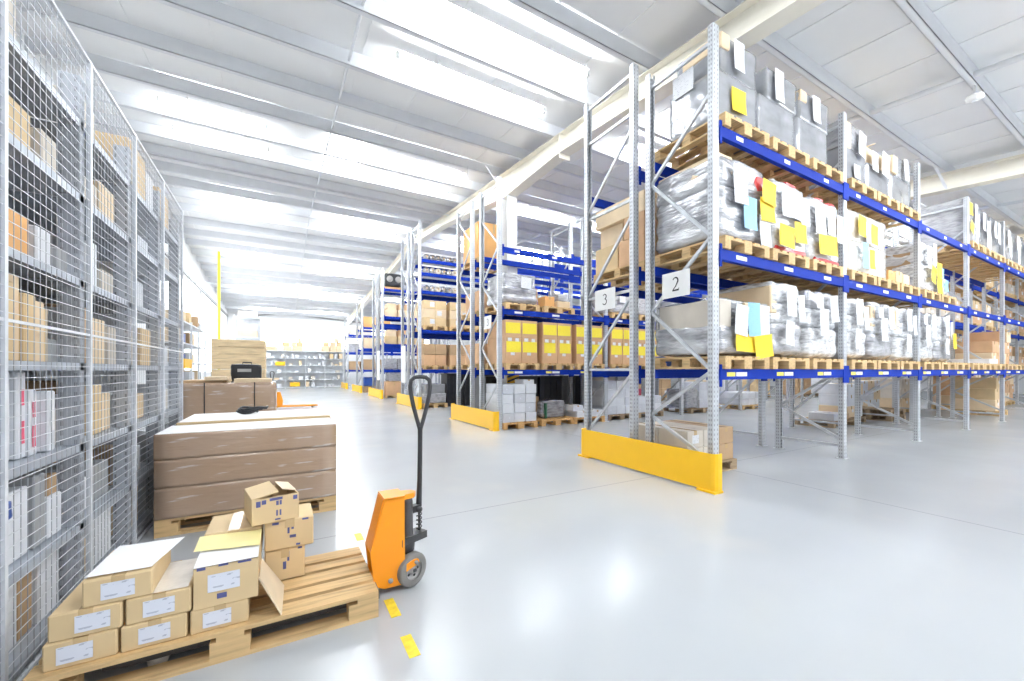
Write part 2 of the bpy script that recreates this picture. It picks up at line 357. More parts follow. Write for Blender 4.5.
rack('front steel pallet rack 2 with blue beams and wrapped loads',XS,2.64,3.55,4.90,[(b,z,1,1) for b in range(5) for z in LV],ZA,[(z,-1) for z in LV])
rack('steel pallet rack 3 standing back to back with rack 2',XS+[21.0,23.8,26.6],3.75,4.72,5.21,[(b,z,1,1) for b in range(8) for z in LV if not(b==2 and z>3)],ZB)
rack('second bank pallet rack holding cartons with yellow sheets',XS,7.48,8.40,5.3,[(b,z,1,1) for b in range(5) for z in LV],zz(5.3),[(z,-1) for z in LV])
rack('rear rack of the second bank holding an orange brown carton up high',XS,8.86,9.78,5.3,[(b,z,1,1) for b in range(3) for z in LV+(4.4,) if not(z>4 and b==0)],zz(5.3,.7))
X3=XS[:4]
rack('third bank pallet rack with small grey rolls on its top shelves',X3,13.1,14.0,6.2,[(b,z,1,1) for b in range(3) for z in(1.28,2.6,3.9,4.5,4.95)],zz(6.2))
rack('rear rack of the third bank seen through the grey rolls',X3,14.45,15.35,6.2,[(b,z,1,1) for b in range(3) for z in(1.28,2.6,3.9)],zz(6.2,.7))
X4=XS[:3]
rack('fourth bank pallet rack with a dark machine on top',X4,18.7,19.6,5.85,[(b,z,1,1) for b in range(2) for z in(1.28,2.45,3.3,3.7,4.95)],zz(5.85))
rack('rear rack of the fourth bank of racking',X4,20.0,20.9,5.85,[(b,z,1,1) for b in range(2) for z in(1.28,2.45,3.5)],zz(5.85,.7))
rack('fifth bank pallet rack towards the far end',X4,24.0,25.9,5.3,[(b,z,1,1) for b in range(2) for z in(1.28,2.5,3.7)],zz(5.3))
rack('last pallet rack by the far wall beside the grey shelving',X4,29.6,31.2,5.0,[(b,z,1,1) for b in range(2) for z in(1.28,2.5,3.7)],zz(5.0))
# yellow end guards
def guard(label,y0,y1,x=3.80):
    g=thing('rack_end_guard',label,'guard rail',(x,y0,0),0,'yellow rack end guards'); L=y1-y0
    m=MB(); n=6; pts=[]
    pts=[(.115,0),(.05,0),(.02,.012),(0,.05),(0,L-.05),(.02,L-.012),(.05,L),(.115,L)]
    i=[(.115,.01),(.055,.01),(.028,.02),(.01,.054),(.01,L-.054),(.028,L-.02),(.055,L-.01),(.115,L-.01)]
    m.prism(pts+i[::-1],'z',.022,.40); m.obj('guard_plate',M['yellow'],g)
    for yy in(0,L-.2): MB().box(-.02,.12,yy-.01 if yy==0 else yy,(yy+.2) if yy==0 else L+.02,0,.022).obj('base_plate',M['yellow'],g)
guard('yellow steel guard across the ends of the racks 2 and 3',2.53,4.66)
guard('yellow guard at the end of the second rack bank, behind the racks 2 and 3',7.40,9.88)
for n,a,b in(('third',12.7,15.5),('fourth',18.3,21.2),('fifth',23.6,26.6),('sixth and farthest',29.2,31.8)): guard('yellow guard at the end of the %s bank of racking along the aisle'%n,a,b)
# row signs
def stroke(m,pts,ws,y=0):
    """calligraphic stroke in xz plane"""
    n=len(pts);L=[];Rr=[]
    for i,(x,z) in enumerate(pts):
        a=pts[max(i-1,0)];b=pts[min(i+1,n-1)];dx,dz=b[0]-a[0],b[1]-a[1];l=math.hypot(dx,dz) or 1;w=ws[i]/2
        L.append((x-dz/l*w,y,z+dx/l*w));Rr.append((x+dz/l*w,y,z-dx/l*w))
    for i in range(n-1):
        q=[L[i],L[i+1],Rr[i+1],Rr[i]]; m.add(q+[(a,b-.0015,c) for a,b,c in q],[(0,1,2,3),(7,6,5,4),(0,4,5,1),(1,5,6,2),(2,6,7,3),(3,7,4,0)])
def arc(cx,cz,rx,rzz,a0,a1,n=10): return [(cx+rx*math.cos(math.radians(a0+(a1-a0)*i/n)),cz+rzz*math.sin(math.radians(a0+(a1-a0)*i/n))) for i in range(n+1)]
def digit(k):
    m=MB()
    if k==2:
        p=arc(0,.045,.036,.036,160,-30,12)+[(.005,-.022),(-.04,-.068)]; stroke(m,p,[.016]+[.012]*4+[.018]*7+[.018,.014,.010][:len(p)-12])
        stroke(m,[(-.042,-.070),(.045,-.070)],[.02,.02]); stroke(m,[(.044,-.078),(.05,-.045)],[.01,.006])
    else:
        p=arc(-.002,.042,.034,.034,155,-70,10); stroke(m,p,[.014]+[.011]*4+[.017]*6)
        p=arc(-.004,-.034,.042,.042,85,-150,12); stroke(m,p,[.010]+[.016]*9+[.012,.012,.016])
    return m
def sign(k,label,yc,z,w=.37,h=.29,x=3.925,s=.95):
    g=thing('rack_sign',label,'sign',(x,yc,z),-PI/2,'numbered rack signs')
    MB().box(-w/2,w/2,-.004,.004,-h/2,h/2).obj('sign_board',M['whitep'],g)
    o=digit(k).obj('numeral',M['inkk'],g,(0,-.0045,0)); o.scale=(s,1,s)
    MB().box(-.01,.01,.004,.012,h/2-.1,h/2).obj('hanger',M['galv'],g)
sign(2,'white row sign with black number 2 on the rack end post',3.10,2.235); sign(3,'white row sign with black number 3 on the rack end post',4.265,2.24,.40,.29)
sign(3,'small white number sign on the end of the second rack bank',7.95,2.30,.34,.28); 
# white end boards on farther rack posts
for yy,l in((14.9,'tall narrow white board on the end of the third rack bank'),(19.3,'tall narrow white board on the end of the fourth rack bank')):
    tag(MB().box(3.90,3.92,yy-.28,yy+.28,.8,2.15).obj('end_board',M['whitep']),l,'board','white boards on rack ends')
# ------------------------------------------------------------------ pallets
def pallet_parts(w,l,h,ax,m,mb,parts=True,broken=0):
    """w along x, l along y; ax = way the deck boards run"""
    deck=MB(); t=.02; bl=h-3*t
    if ax=='x':
        n=5; bw=[.16,.12,.16,.12,.16] if l>.7 else [.105,.08,.105,.08,.105]; gap=(l-sum(bw))/4; y=0
        for i in range(n): deck.box(-w/2,w/2,y,y+bw[i],h-t,h); y+=bw[i]+gap
        for cx in(-w/2+.05,0,w/2-.05): deck.box(cx-.05,cx+.05,.0,l,h-2*t,h-t)
    else:
        n=5; bw=[.145,.10,.145,.10,.145]; gap=(w-sum(bw))/4; x=-w/2
        for i in range(n): deck.box(x,x+bw[i],0,l,h-t,h); x+=bw[i]+gap
        for cy in(.05,l/2,l-.05): deck.box(-w/2,w/2,cy-.05,cy+.05,h-2*t,h-t)
    eb=.14 if ax=='x' else .10; bx=[(-w/2,-w/2+eb),(-.0725,.0725),(w/2-eb,w/2)]; by=[(0,.11),(l/2-.055,l/2+.055),(l-.11,l)] if l>.7 else [(0,.09),(l/2-.045,l/2+.045),(l-.09,l)]
    blocks=[MB().box(a,b,c,d,t,h-2*t) for a,b in bx for c,d in by]
    bott=[MB().box(-w/2,w/2,c,d,0,t) for c,d in by] if ax=='x' else [MB().box(a,b,0,l,0,t) for a,b in bx]
    return deck,blocks,bott
PC={}
def pallet(x,y,z,label,w=.84,l=.95,h=.14,ax='y',m='woody',parts=True,rz=0,group='wooden pallets'):
    """x centre, y front edge"""
    key=(w,l,h,ax,m,parts)
    if key not in PC:
        dk_,bl,bo=pallet_parts(w,l,h,ax,m,None)
        if parts:
            PC[key]=(dk_.mesh('top_deck',M[m]),[b.mesh('block',M[m]) for b in bl],[b.mesh('bottom_board',M[m]) for b in bo])
        else:
            for q in bl+bo: dk_.add(q.v,q.f)
            PC[key]=dk_.mesh('pallet',M[m])
    if parts:
        r=thing('wooden_pallet',label,'pallet',(x,y,z),rz,group); a,b,c=PC[key]
        link(bpy.data.objects.new('top_deck',a),r)
        for q in b: link(bpy.data.objects.new('block',q),r)
        for q in c: link(bpy.data.objects.new('bottom_board',q),r)
        return r
    o=link(bpy.data.objects.new('wooden_pallet',PC[key])); o.location=(x,y,z); o.rotation_euler=(0,0,rz); return tag(o,label,'pallet',group)
# ------------------------------------------------------------------ cartons and loads
def bevel_box(w,d,h,off=.006,seg=1,origin='base'):
    bm=bmesh.new(); bmesh.ops.create_cube(bm,size=1); bmesh.ops.scale(bm,vec=(w,d,h),verts=bm.verts); bmesh.ops.translate(bm,vec=(0,d/2,h/2),verts=bm.verts)
    bmesh.ops.bevel(bm,geom=bm.edges[:],offset=off,segments=seg,affect='EDGES'); me=bpy.data.meshes.new('body'); bm.to_mesh(me); bm.free(); return me
BC={}
def cmesh(w,d,h,m,off=.006):
    key=(round(w,3),round(d,3),round(h,3),m)
    if key not in BC:
        me=bevel_box(w,d,h,off); me.materials.append(M[m]); BC[key]=me
    return BC[key]
def sheet(parent,name,x,z,w,h,m,y=-.004,tilt=0,curl=.012,side=None):
    """paper on the front face (y<=0) of a load; side='L' puts it on the -x side"""
    mb=MB(); nx,nz=3,4; vs=[]
    for j in range(nz+1):
        for i in range(nx+1):
            u=i/nx-.5;v=j/nz-.5; c=curl*((abs(v)*2)**2*.5+(.5-v)*.5*(1 if (i+j)%2 else .8))
            vs.append((u*w,-c,v*h))
    fs=[(j*(nx+1)+i,j*(nx+1)+i+1,(j+1)*(nx+1)+i+1,(j+1)*(nx+1)+i) for j in range(nz) for i in range(nx)]
    mb.add(vs,fs,0,True); me=mb.mesh(name,M[m],False); o=link(bpy.data.objects.new(name,me),parent)
    o.location=(x,y,z); o.rotation_euler=(0,tilt,0)
    if side=='L': o.rotation_euler=(0,tilt,-PI/2)
    return o
def carton(x,y,z,w,d,h,label,m='card',cat='carton',group=None,rz=0,tape=True,lab=None,name='carton',mark=False,inner=None):
    """x centre, y front, z base"""
    me=cmesh(w,d,h,m)
    if not(tape or lab or mark):
        o=link(bpy.data.objects.new(name,me)); o.location=(x,y,z); o.rotation_euler=(0,0,rz); return tag(o,label,cat,group)
    r=thing(name,label,cat,(x,y,z),rz,group); link(bpy.data.objects.new('box_body',me),r)
    if tape:
        t=MB(); tw=min(.05,w*.2); t.box(-tw/2,tw/2,-.0012,d+.0012,h-.0005,h+.0012); t.box(-tw/2,tw/2,-.0014,0,h*.72,h+.0012)
        t.obj('tape',M['tape'],r)
    if lab:
        for (lx,lz,lw,lh,lm) in lab: sheet(r,'label',lx,lz,lw,lh,lm,-.002,0,.0015)
    if mark:
        k=MB()
        for (a,b,c,e) in mark: k.box(a,b,-.0012,.0,c,e)
        k.obj('printed_mark',M['ink'],r)
    return r
def lumpy(w,d,h,seed,amp=.02,rnd=.12,cuts=7,bands=0,taper=0):
    bm=bmesh.new(); bmesh.ops.create_cube(bm,size=2); bmesh.ops.subdivide_edges(bm,edges=bm.edges[:],cuts=cuts,use_grid_fill=True)
    off=Vector((seed*3.7,seed*1.3,seed*2.1)); mn=min(w,d,h)/2
    for v in bm.verts:
        p=v.co.copy(); q=Vector((p.x*w/2,p.y*d/2,p.z*h/2))
        r=rnd*mn*2; inner=Vector((max(-w/2+r,min(w/2-r,q.x)),max(-d/2+r,min(d/2-r,q.y)),max(-h/2+r,min(h/2-r,q.z))))
        e=q-inner
        if e.length>1e-6: e=e.normalized()*r
        s=inner+e; n=e.normalized() if e.length>0 else p.normalized()
        if bands:
            ph=(p.z*.5+.5)*bands; s+=Vector((n.x,n.y,0))*amp*1.2*(abs(math.sin(ph*PI))-.6)
        s+=n*amp*noise.noise(q*4.5+off)*1.6+n*amp*.5*noise.noise(q*14+off)
        if taper: f=1-taper*(p.z*.5+.5); s.x*=f; s.y*=f
        v.co=s+Vector((0,d/2,h/2))
    for f in bm.faces: f.smooth=True
    zmin=min(v.co.z for v in bm.verts)
    for v in bm.verts: v.co.z-=zmin
    me=bpy.data.meshes.new('wrapped_tier'); bm.to_mesh(me); bm.free(); return me
def load(x,y,z,tiers,label,sheets=(),group='wrapped pallet loads',name='wrapped_load',cat='pallet load',rz=0):
    """tiers: (dx,dy,dz,w,d,h,mat,kind) kind: 'b' box, number = bands"""
    r=thing(name,label,cat,(x,y,z),rz,group)
    for i,(dx,dy,dz,w,d,h,m,k) in enumerate(tiers):
        if k=='b': me=cmesh(w,d,h,m,.012); nm='carton_tier'
        else:
            sk=str(k)[0]=='s'; me=lumpy(w,d,h,R.random()*50,(.006 if m in('films','bagt') else .010) if k=='f' else .014 if sk else .016,.035 if k=='f' else .17 if sk else .09,12,k if isinstance(k,int) else int(k[1]) if sk else 0); me.materials.append(M[m]); nm='wrapped_tier'
        o=link(bpy.data.objects.new(nm,me),r); o.location=(dx,dy,dz)
    for s in sheets:
        sheet(r,'paper_sheet',s[0],s[1],s[2],s[3],s[4],s[5] if len(s)>5 else -.03,s[6] if len(s)>6 else R.uniform(-.05,.05),side=s[7] if len(s)>7 else None)
    return r
# ------------------------------------------------------------------ foreground pallet of cartons
pallet(-.19,2.12,0,'light wooden pallet in front carrying the small labelled cartons',1.24,.60,.132,'x','woodx')
LB=[(0,.052,.098,.062,'pl')]
gb='small labelled cartons on the front pallet'
def small(x,z,label,h=.103,lx=0,**k): return carton(x,2.15,z,.207,.32,h,label,'card','carton',gb,lab=[(lx,h*.5,.10,.064,'pl')],**k)
small(-.662,.132,'labelled carton at the left end of the bottom row on the front pallet',lx=-.015)
small(-.446,.132,'middle labelled carton of the bottom row on the front pallet')
small(-.229,.132,'labelled carton of the bottom row, under the taller carton with the open flap',lx=-.01)
small(-.648,.236,'labelled carton second in height at the left end of the front pallet',lx=.02)
small(-.432,.236,'labelled carton with clear tape on top, between the left end and the taller carton')
l3=small(-.556,.340,'topmost labelled carton of the front stack, under a loose white sheet',lx=.0)
# crumpled tape on two of the tops
def tapepatch(x,y0,y1,z,w,label):
    m=MB();vs=[];n=8
    for j in range(n+1):
        for i in range(5):
            vs.append((x+(i/4-.5)*w,y0+(y1-y0)*j/n,z+.0015+.0035*abs(noise.noise(Vector((i*1.7,j*1.3,x*9))))))
    m.add(vs,[(j*5+i,j*5+i+1,(j+1)*5+i+1,(j+1)*5+i) for j in range(n) for i in range(4)],0,True); o=m.obj('packing_tape',M['tapew']); tag(o,label,'tape'); return o
tapepatch(-.40,2.155,2.46,.340,.12,'crumpled clear packing tape on the carton beside the taller open one')
def loose(pts,m,label,name='paper_sheet'):
    mb=MB(); n=5;vs=[]
    for j in range(n+1):
        for i in range(n+1):
            u=i/n;v=j/n; p=(Vector(pts[0])*(1-u)+Vector(pts[1])*u)*(1-v)+(Vector(pts[3])*(1-u)+Vector(pts[2])*u)*v
            p.z+=.004*noise.noise(Vector((u*3,v*3,pts[0][0]*5)))+.003; vs.append(p)
    mb.add(vs,[(j*(n+1)+i,j*(n+1)+i+1,(j+1)*(n+1)+i+1,(j+1)*(n+1)+i) for j in range(n) for i in range(n)],0,True); return tag(mb.obj(name,M[m]),label,'paper')
loose([(-.66,2.17,.446),(-.46,2.17,.446),(-.40,2.47,.447),(-.64,2.49,.447)],'white','loose white sheet lying on the topmost carton of the front stack')
# taller open carton
t=thing('carton','taller labelled carton on the front pallet with its side flap hanging open','carton',(-.205,2.15,.236),0,gb)
W,D,Hh=.232,.315,.176
b=MB(); b.box(-W/2,W/2,0,.006,0,Hh); b.box(-W/2,W/2,D-.006,D,0,Hh); b.box(-W/2,-W/2+.006,.006,D-.006,0,Hh); b.box(W/2-.006,W/2,.006,D-.006,0,Hh); b.box(-W/2+.006,W/2-.006,.006,D-.006,0,.006); b.obj('box_body',M['card'],t)
f=MB(); f.prism([(0,Hh-.004),(.20,Hh+.004),(.20,Hh+.009),(0,Hh+.001)],'x',-W/2,W/2); f.obj('top_flap',M['white'],t)  # flap coloured white for the strong light on the carton top
f=MB(); f.add([(W/2,.002,.075),(W/2,.225,.075),(.216,.255,-.100),(.205,-.03,-.100),(W/2+.005,.002,.079),(W/2+.005,.225,.079),(.220,.255,-.097),(.209,-.03,-.097)],[(0,3,2,1),(4,5,6,7),(0,1,5,4),(1,2,6,5),(2,3,7,6),(3,0,4,7)]); f.obj('side_flap',M['cardi'],t)
sheet(t,'label',-.01,.10,.115,.075,'pl',-.002,0,.0015)
k=MB()
for a,bb,c,d in((-.105,-.075,.162,.174),(-.03,.005,.166,.175),(.04,.09,.164,.172),(-.035,.0,.028,.05)): k.box(a,bb,-.001,0,c,d)
k.obj('printed_mark',M['ink'],t)
loose([(-.345,2.31,.424),(-.088,2.26,.420),(-.085,2.47,.424),(-.345,2.48,.432)],'pyl','loose yellow sheet lying on the taller open carton')
# back boxes with blue print
MK=[(-.075,-.06,.08,.115),(-.05,-.02,.098,.112),(.0,.03,.095,.115),(.005,.025,.03,.06),(.06,.085,.10,.112)]
carton(.019,2.475,.132,.188,.23,.168,'tan carton at the back of the front pallet, lowest of three at the right',mark=[(-.01,.005,.06,.10),(.01,.02,.10,.15),(.06,.08,.155,.165)],group=gb)
carton(.040,2.465,.302,.23,.25,.155,'blue printed tan carton, middle of three stacked at the back of the front pallet',mark=[(-.01,.0,.08,.13),(.008,.02,.10,.14),(.0,.03,.055,.07),(.03,.05,.01,.02),(-.08,-.05,.135,.147),(.06,.09,.14,.15)],group=gb)
carton(-.21,2.485,.132,.23,.21,.165,'tan carton standing behind the taller open one, lower of two',group=gb)
carton(-.208,2.478,.299,.242,.30,.142,'tan carton with a bright top behind the taller open one, upper of two',mark=[(-.07,-.045,.098,.11),(-.02,.0,.10,.112),(.06,.085,.10,.112)],group=gb)
t=thing('carton','topmost tan carton of the front pallet with torn open top flaps and blue print','carton',(-.022,2.45,.460),math.radians(11),gb)
W,D,Hh=.215,.255,.13
b=MB(); b.box(-W/2,W/2,0,.005,0,Hh); b.box(-W/2,W/2,D-.005,D,0,Hh); b.box(-W/2,-W/2+.005,.005,D-.005,0,Hh); b.box(W/2-.005,W/2,.005,D-.005,0,Hh); b.box(-W/2+.005,W/2-.005,.005,D-.005,0,.005); b.obj('box_body',M['card'],t)
f=MB(); f.prism([(-W/2,Hh),(.012,Hh+.022),(.012,Hh+.027),(-W/2,Hh+.005)],'y',0,D); f.obj('top_flap',M['card'],t)
f=MB(); f.prism([(W/2,Hh),(.04,Hh+.016),(.04,Hh+.021),(W/2,Hh+.005)],'y',.06,D); f.obj('top_flap',M['cardi'],t)
f=MB(); f.prism([(0,Hh),(.06,Hh-.03),(.06,Hh-.026),(0,Hh+.004)],'x',-.02,.09); f.obj('end_flap',M['cardd'],t)
k=MB()
for a,bb,c,d in((-.09,-.07,.09,.12),(-.065,-.045,.10,.122),(-.03,.03,.112,.126),(.0,.012,.085,.108),(.016,.026,.085,.108),(.0,.008,.03,.06),(.016,.024,.03,.06),(-.005,.02,.008,.016),(.08,.10,.10,.122)): k.box(a,bb,-.001,0,c,d)
k.obj('printed_mark',M['ink'],t)
# dark slip sheet between the cartons
tag(MB().box(-.60,-.345,2.49,2.71,.132,.136).obj('slip_sheet',M['trimd']),'grey slip sheet lying on the front pallet behind the cartons','sheet')
# ------------------------------------------------------------------ pallet jack
def jack(loc,label,rz=0,fk='black'):  # black forks paint in the dark of the pallet gap
    j=thing('pallet_jack',label,'pallet jack',loc,rz)
    # x: 0 at the heel plate, forks along -x ; y centre 0
    for s in(-1,1):
        p=MB(); y=s*.075; p.prism([(.0,.035),(.108,.035),(.112,.06),(.108,.53),(.0,.53),(-.078,.25),(-.066,.14),(-.06,.06)],'y',y-.005,y+.005); p.obj('side_plate',M['orange'],j)
        f=MB(); yf=s*.125; f.prism([(-.05,.045),(-1.05,.045),(-1.12,.055),(-1.12,.07),(-1.05,.085),(-.05,.085)],'y',yf-.055,yf+.055); f.obj('fork',M[fk],j)
        MB().lathe([(0,-.05),(.035,-.05),(.035,.05),(0,.05)],14,Matrix.Translation((-.95,yf,.036))@Matrix.Rotation(PI/2,4,'X')).obj('load_roller',M['hub'],j)
    MB().box(-.004,.112,-.08,.08,.525,.537).obj('top_plate',M['orange'],j); MB().prism([(.105,-.05),(.175,-.035),(.195,.0),(.175,.035),(.105,.05)],'z',.503,.532).obj('top_bracket',M['orange'],j)
    MB().box(.104,.112,-.07,.07,.06,.525).obj('back_plate',M['orange'],j)
    MB().box(-.06,-.02,-.07,.07,.045,.085).obj('cross_member',M['orange'],j)
    q=MB(); q.prism([(-.008,.53),(.0,.53),(-.070,.25),(-.078,.25)],'y',-.07,.07); q.obj('slope_plate',M['orange'],j)
    MB().lathe([(0,-.004),(.012,-.004),(.014,0),(.014,.006),(0,.006)],10,Matrix.Translation((.03,-.083,.075))@Matrix.Rotation(PI/2,4,'X')).obj('pivot_bolt',M['hub'],j)
    # pump on the steering unit
    su=Matrix.Translation((.141,-.012,0))@Matrix.Rotation(math.radians(24),4,'Z')
    P=lambda x,y,z: su@Vector((x,y,z))
    MB().lathe([(0,.20),(.043,.20),(.046,.24),(.036,.25),(.033,.48),(.028,.50),(0,.50)],20,su).obj('pump_cylinder',M['dgrey'],j)
    m=MB();m.box(-.07,.115,-.045,.045,.245,.285,0,su);m.box(-.03,.02,-.03,.03,.17,.25,0,su); m.obj('pump_base',M['black'],j)
    m=MB();m.box(.02,.085,-.02,.02,.405,.445,0,su);m.lathe([(0,-.035),(.018,-.035),(.018,.035),(0,.035)],12,su@Matrix.Translation((.07,0,.42))@Matrix.Rotation(PI/2,4,'X')); m.obj('handle_bracket',M['black'],j)
    m=MB();m.tube([P(.092+.015*math.cos(t*.8),.015*math.sin(t*.8),.285+.0032*t) for t in range(46)],.0045,6); m.obj('pump_spring',M['dgrey'],j)
    m=MB();m.tube([P(.092,0,.28),P(.092,0,.46)],.007,8); m.obj('pump_rod',M['black'],j)
    for s in(-1,1):
        w=su@Matrix.Translation((0,s*.042,.096))@Matrix.Rotation(PI/2,4,'X')
        wh=MB();wh.lathe([(.055,-.024),(.088,-.025),(.096,-.018),(.096,.018),(.088,.025),(.055,.024)],28,w); wo=wh.obj('steer_wheel',M['rubber'],j)
        h=MB();h.lathe([(0,-.014),(.018,-.016),(.022,-.010),(.05,-.008),(.056,-.02),(.056,.02),(.05,.008),(.022,.01),(.018,.026),(0,.026)],24,w); h.obj('wheel_hub',M['hub'],wo)
        h=MB()
        for q in range(5):
            a=q*2*PI/5; h.lathe([(0,-.012),(.008,-.012),(.008,.012),(0,.012)],8,w@Matrix.Translation((.036*math.cos(a),.036*math.sin(a),0)))
        h.obj('hub_hole',M['inkk'],wo)
    m=MB();m.box(-.012,.012,-.014,.014,.09,.20,0,su);m.box(-.01,.01,-.075,.075,.088,.104,0,su); m.obj('wheel_yoke',M['dgrey'],j)
    m=MB();m.prism([(.10,.10),(.15,.125),(.18,.138),(.19,.15),(.185,.166),(.165,.168),(.10,.145)],'y',-.096,-.086); m.obj('lift_link',M['orange'],j)
    MB().lathe([(0,-.004),(.011,-.004),(.011,.006),(0,.006)],10,Matrix.Translation((.172,-.10,.152))@Matrix.Rotation(PI/2,4,'X')).obj('link_pin',M['hub'],j)
    hp=[P(.090,0,.43),P(.096,0,.60),P(.099,0,.80),P(.10,0,.91)]
    MB().tube(hp,[.018,.015,.014,.015],12).obj('handle_shaft',M['black'],j)
    lp=[P(.10+a*.66,a*-.66,b) for (a,b) in((.0,.885),(.018,.945),(.042,1.03),(.058,1.105),(.064,1.155),(.058,1.19),(.036,1.208),(0,1.212),(-.036,1.208),(-.058,1.19),(-.064,1.155),(-.058,1.105),(-.042,1.03),(-.018,.945))]
    MB().tube(lp+[lp[0]],.0125,10).obj('handle_loop',M['dgrey'],j)
    return j
jack((.502,2.385,0),'orange hand pallet jack with black loop handle pushed into the front pallet')
jack((-.02,15.45,0),'distant orange pallet jack standing in the aisle behind the wrapped long cartons',PI,'orange')
# ------------------------------------------------------------------ long wrapped cartons behind
pallet(-.195,3.93,0,'wooden pallet under the front stack of long film-wrapped cartons',1.25,.56,.132,'x','woodx')
z=.132
for i,(h,l) in enumerate(((.232,'lowest'),(.215,'middle'),(.195,'top'))):
    t=thing('long_carton','%s long brown carton of the front stretch-wrapped stack'%l,'carton',(-.195,3.92,z),0,'long cartons in stretch film')
    me=lumpy(1.25,.555,h-.004,3+i,.0016,.012,9); me.materials.append(M['wrapc']); link(bpy.data.objects.new('wrapped_body',me),t)
    if i==2: MB().box(-.62,.62,.008,.548,h-.004,h).obj('lit_top',M['white'],t)  # white piece paints in the strong light on the carton top
    z+=h
pallet(-.18,4.58,0,'wooden pallet hidden under the rear stack of long cartons',1.25,.8,.132,'x','woodx')
z=.132
for i,(h,l) in enumerate(((.34,'lower'),(.32,'upper'))):
    t=thing('long_carton','%s long carton of the rear stack, with the black strap coil on it'%l if i else 'lower long carton of the rear stack behind the wrapped one','carton',(-.18,4.56,z),0,'long cartons in stretch film')
    me=cmesh(1.25,.80,h-.004,'card',.008); link(bpy.data.objects.new('box_body',me),t)
    if i: MB().box(-.61,.61,.01,.79,h-.006,h-.001).obj('lit_top',M['white'],t)  # rear carton top whitened as if strongly lit
    z+=h
sc=thing('strap_coil','tangled black strapping coil on top of the rear long carton','strap',(-.31,5.12,.80))
for q in range(3):
    m=MB(); m.tube([(.09*math.cos(a*.42)*(1+.18*q)+.03*q,.06*math.sin(a*.42),.012+.018*q+.012*math.sin(a+q)) for a in range(15)],.013,8,0,True); m.obj('strap_loop',M['totes'],sc)
MB().bar((-.02,0,.03),(.13,.03,.045),.04,.03).obj('buckle',M['totes'],sc)
pallet(-.61,6.9,0,'wooden pallet under the strapped brown block of cartons',1.1,.9,.132,'x','woodx')
p3=load(-.61,6.9,.132,[(0,0,0,1.10,.9,.935,'wrapc','f')],'brown wrapped carton block held by two black straps','','long cartons in stretch film')
for x in(-.30,.28): MB().box(x-.006,x+.006,-.012,-.002,0,.95).obj('strap',M['totes'],p3)
tag(MB().box(-1.2,-.72,7.0,7.8,1.072,1.11).obj('wooden_board',M['cardd']),'brown board lying on the left of the strapped block','board')
for i,(a,b) in enumerate(((-.92,-.66),(-.58,-.12))):
    tag(MB().box(a,b,6.95,7.5,1.112 if i==0 else 1.072,1.16 if i==0 else 1.13).obj('flat_carton',M['cardl']),('small flat pale carton on the board over the strapped block','longer flat pale carton on the right of the strapped block')[i],'carton','flat cartons on the strapped block')
bx=thing('black_case','black plastic case resting on top of the strapped block','case',(-.47,7.62,1.075)); me=lumpy(.40,.25,.27,5,.01,.1,6); me.materials.append(M['totes']); link(bpy.data.objects.new('case_body',me),bx); MB().box(-.12,.06,-.012,.0,.15,.2).obj('label',M['trimd'],bx); MB().tube([(-.06,.12,.26),(-.06,.12,.30),(.06,.12,.30),(.06,.12,.26)],.01,6).obj('handle',M['totes'],bx)
# wooden crates
z=.0
pallet(-.69,9.15,0,'wooden pallet under the pale wooden crates',.95,.9,.132,'x','woodx',False)
z=.132
for i,(h,l) in enumerate(((.58,'bottom'),(.56,'middle'),(.56,'top'))):
    cr=thing('wooden_crate','%s crate of the pale plank crate stack'%l,'crate',(-.69,9.2,z),0,'pale wooden crates')
    m=MB(); 
    for q in range(4): m.box(-.42,.42,-.0,.018,q*h/4+.004,(q+1)*h/4-.004); m.box(-.42,-.402,.018,.82,q*h/4+.004,(q+1)*h/4-.004); m.box(.402,.42,.018,.82,q*h/4+.004,(q+1)*h/4-.004); m.box(-.42,.42,.82,.838,q*h/4+.004,(q+1)*h/4-.004)
    m.box(-.40,.40,.018,.82,h-.03,h-.006); m.box(-.40,.40,.018,.82,.005,.02); m.obj('plank_walls',M['woodp'],cr)
    k=MB()
    for xx in(-.37,.37): k.box(xx-.025,xx+.025,.019,.04,0.03,h-.04)
    k.obj('corner_batten',M['woodp'],cr); z+=h
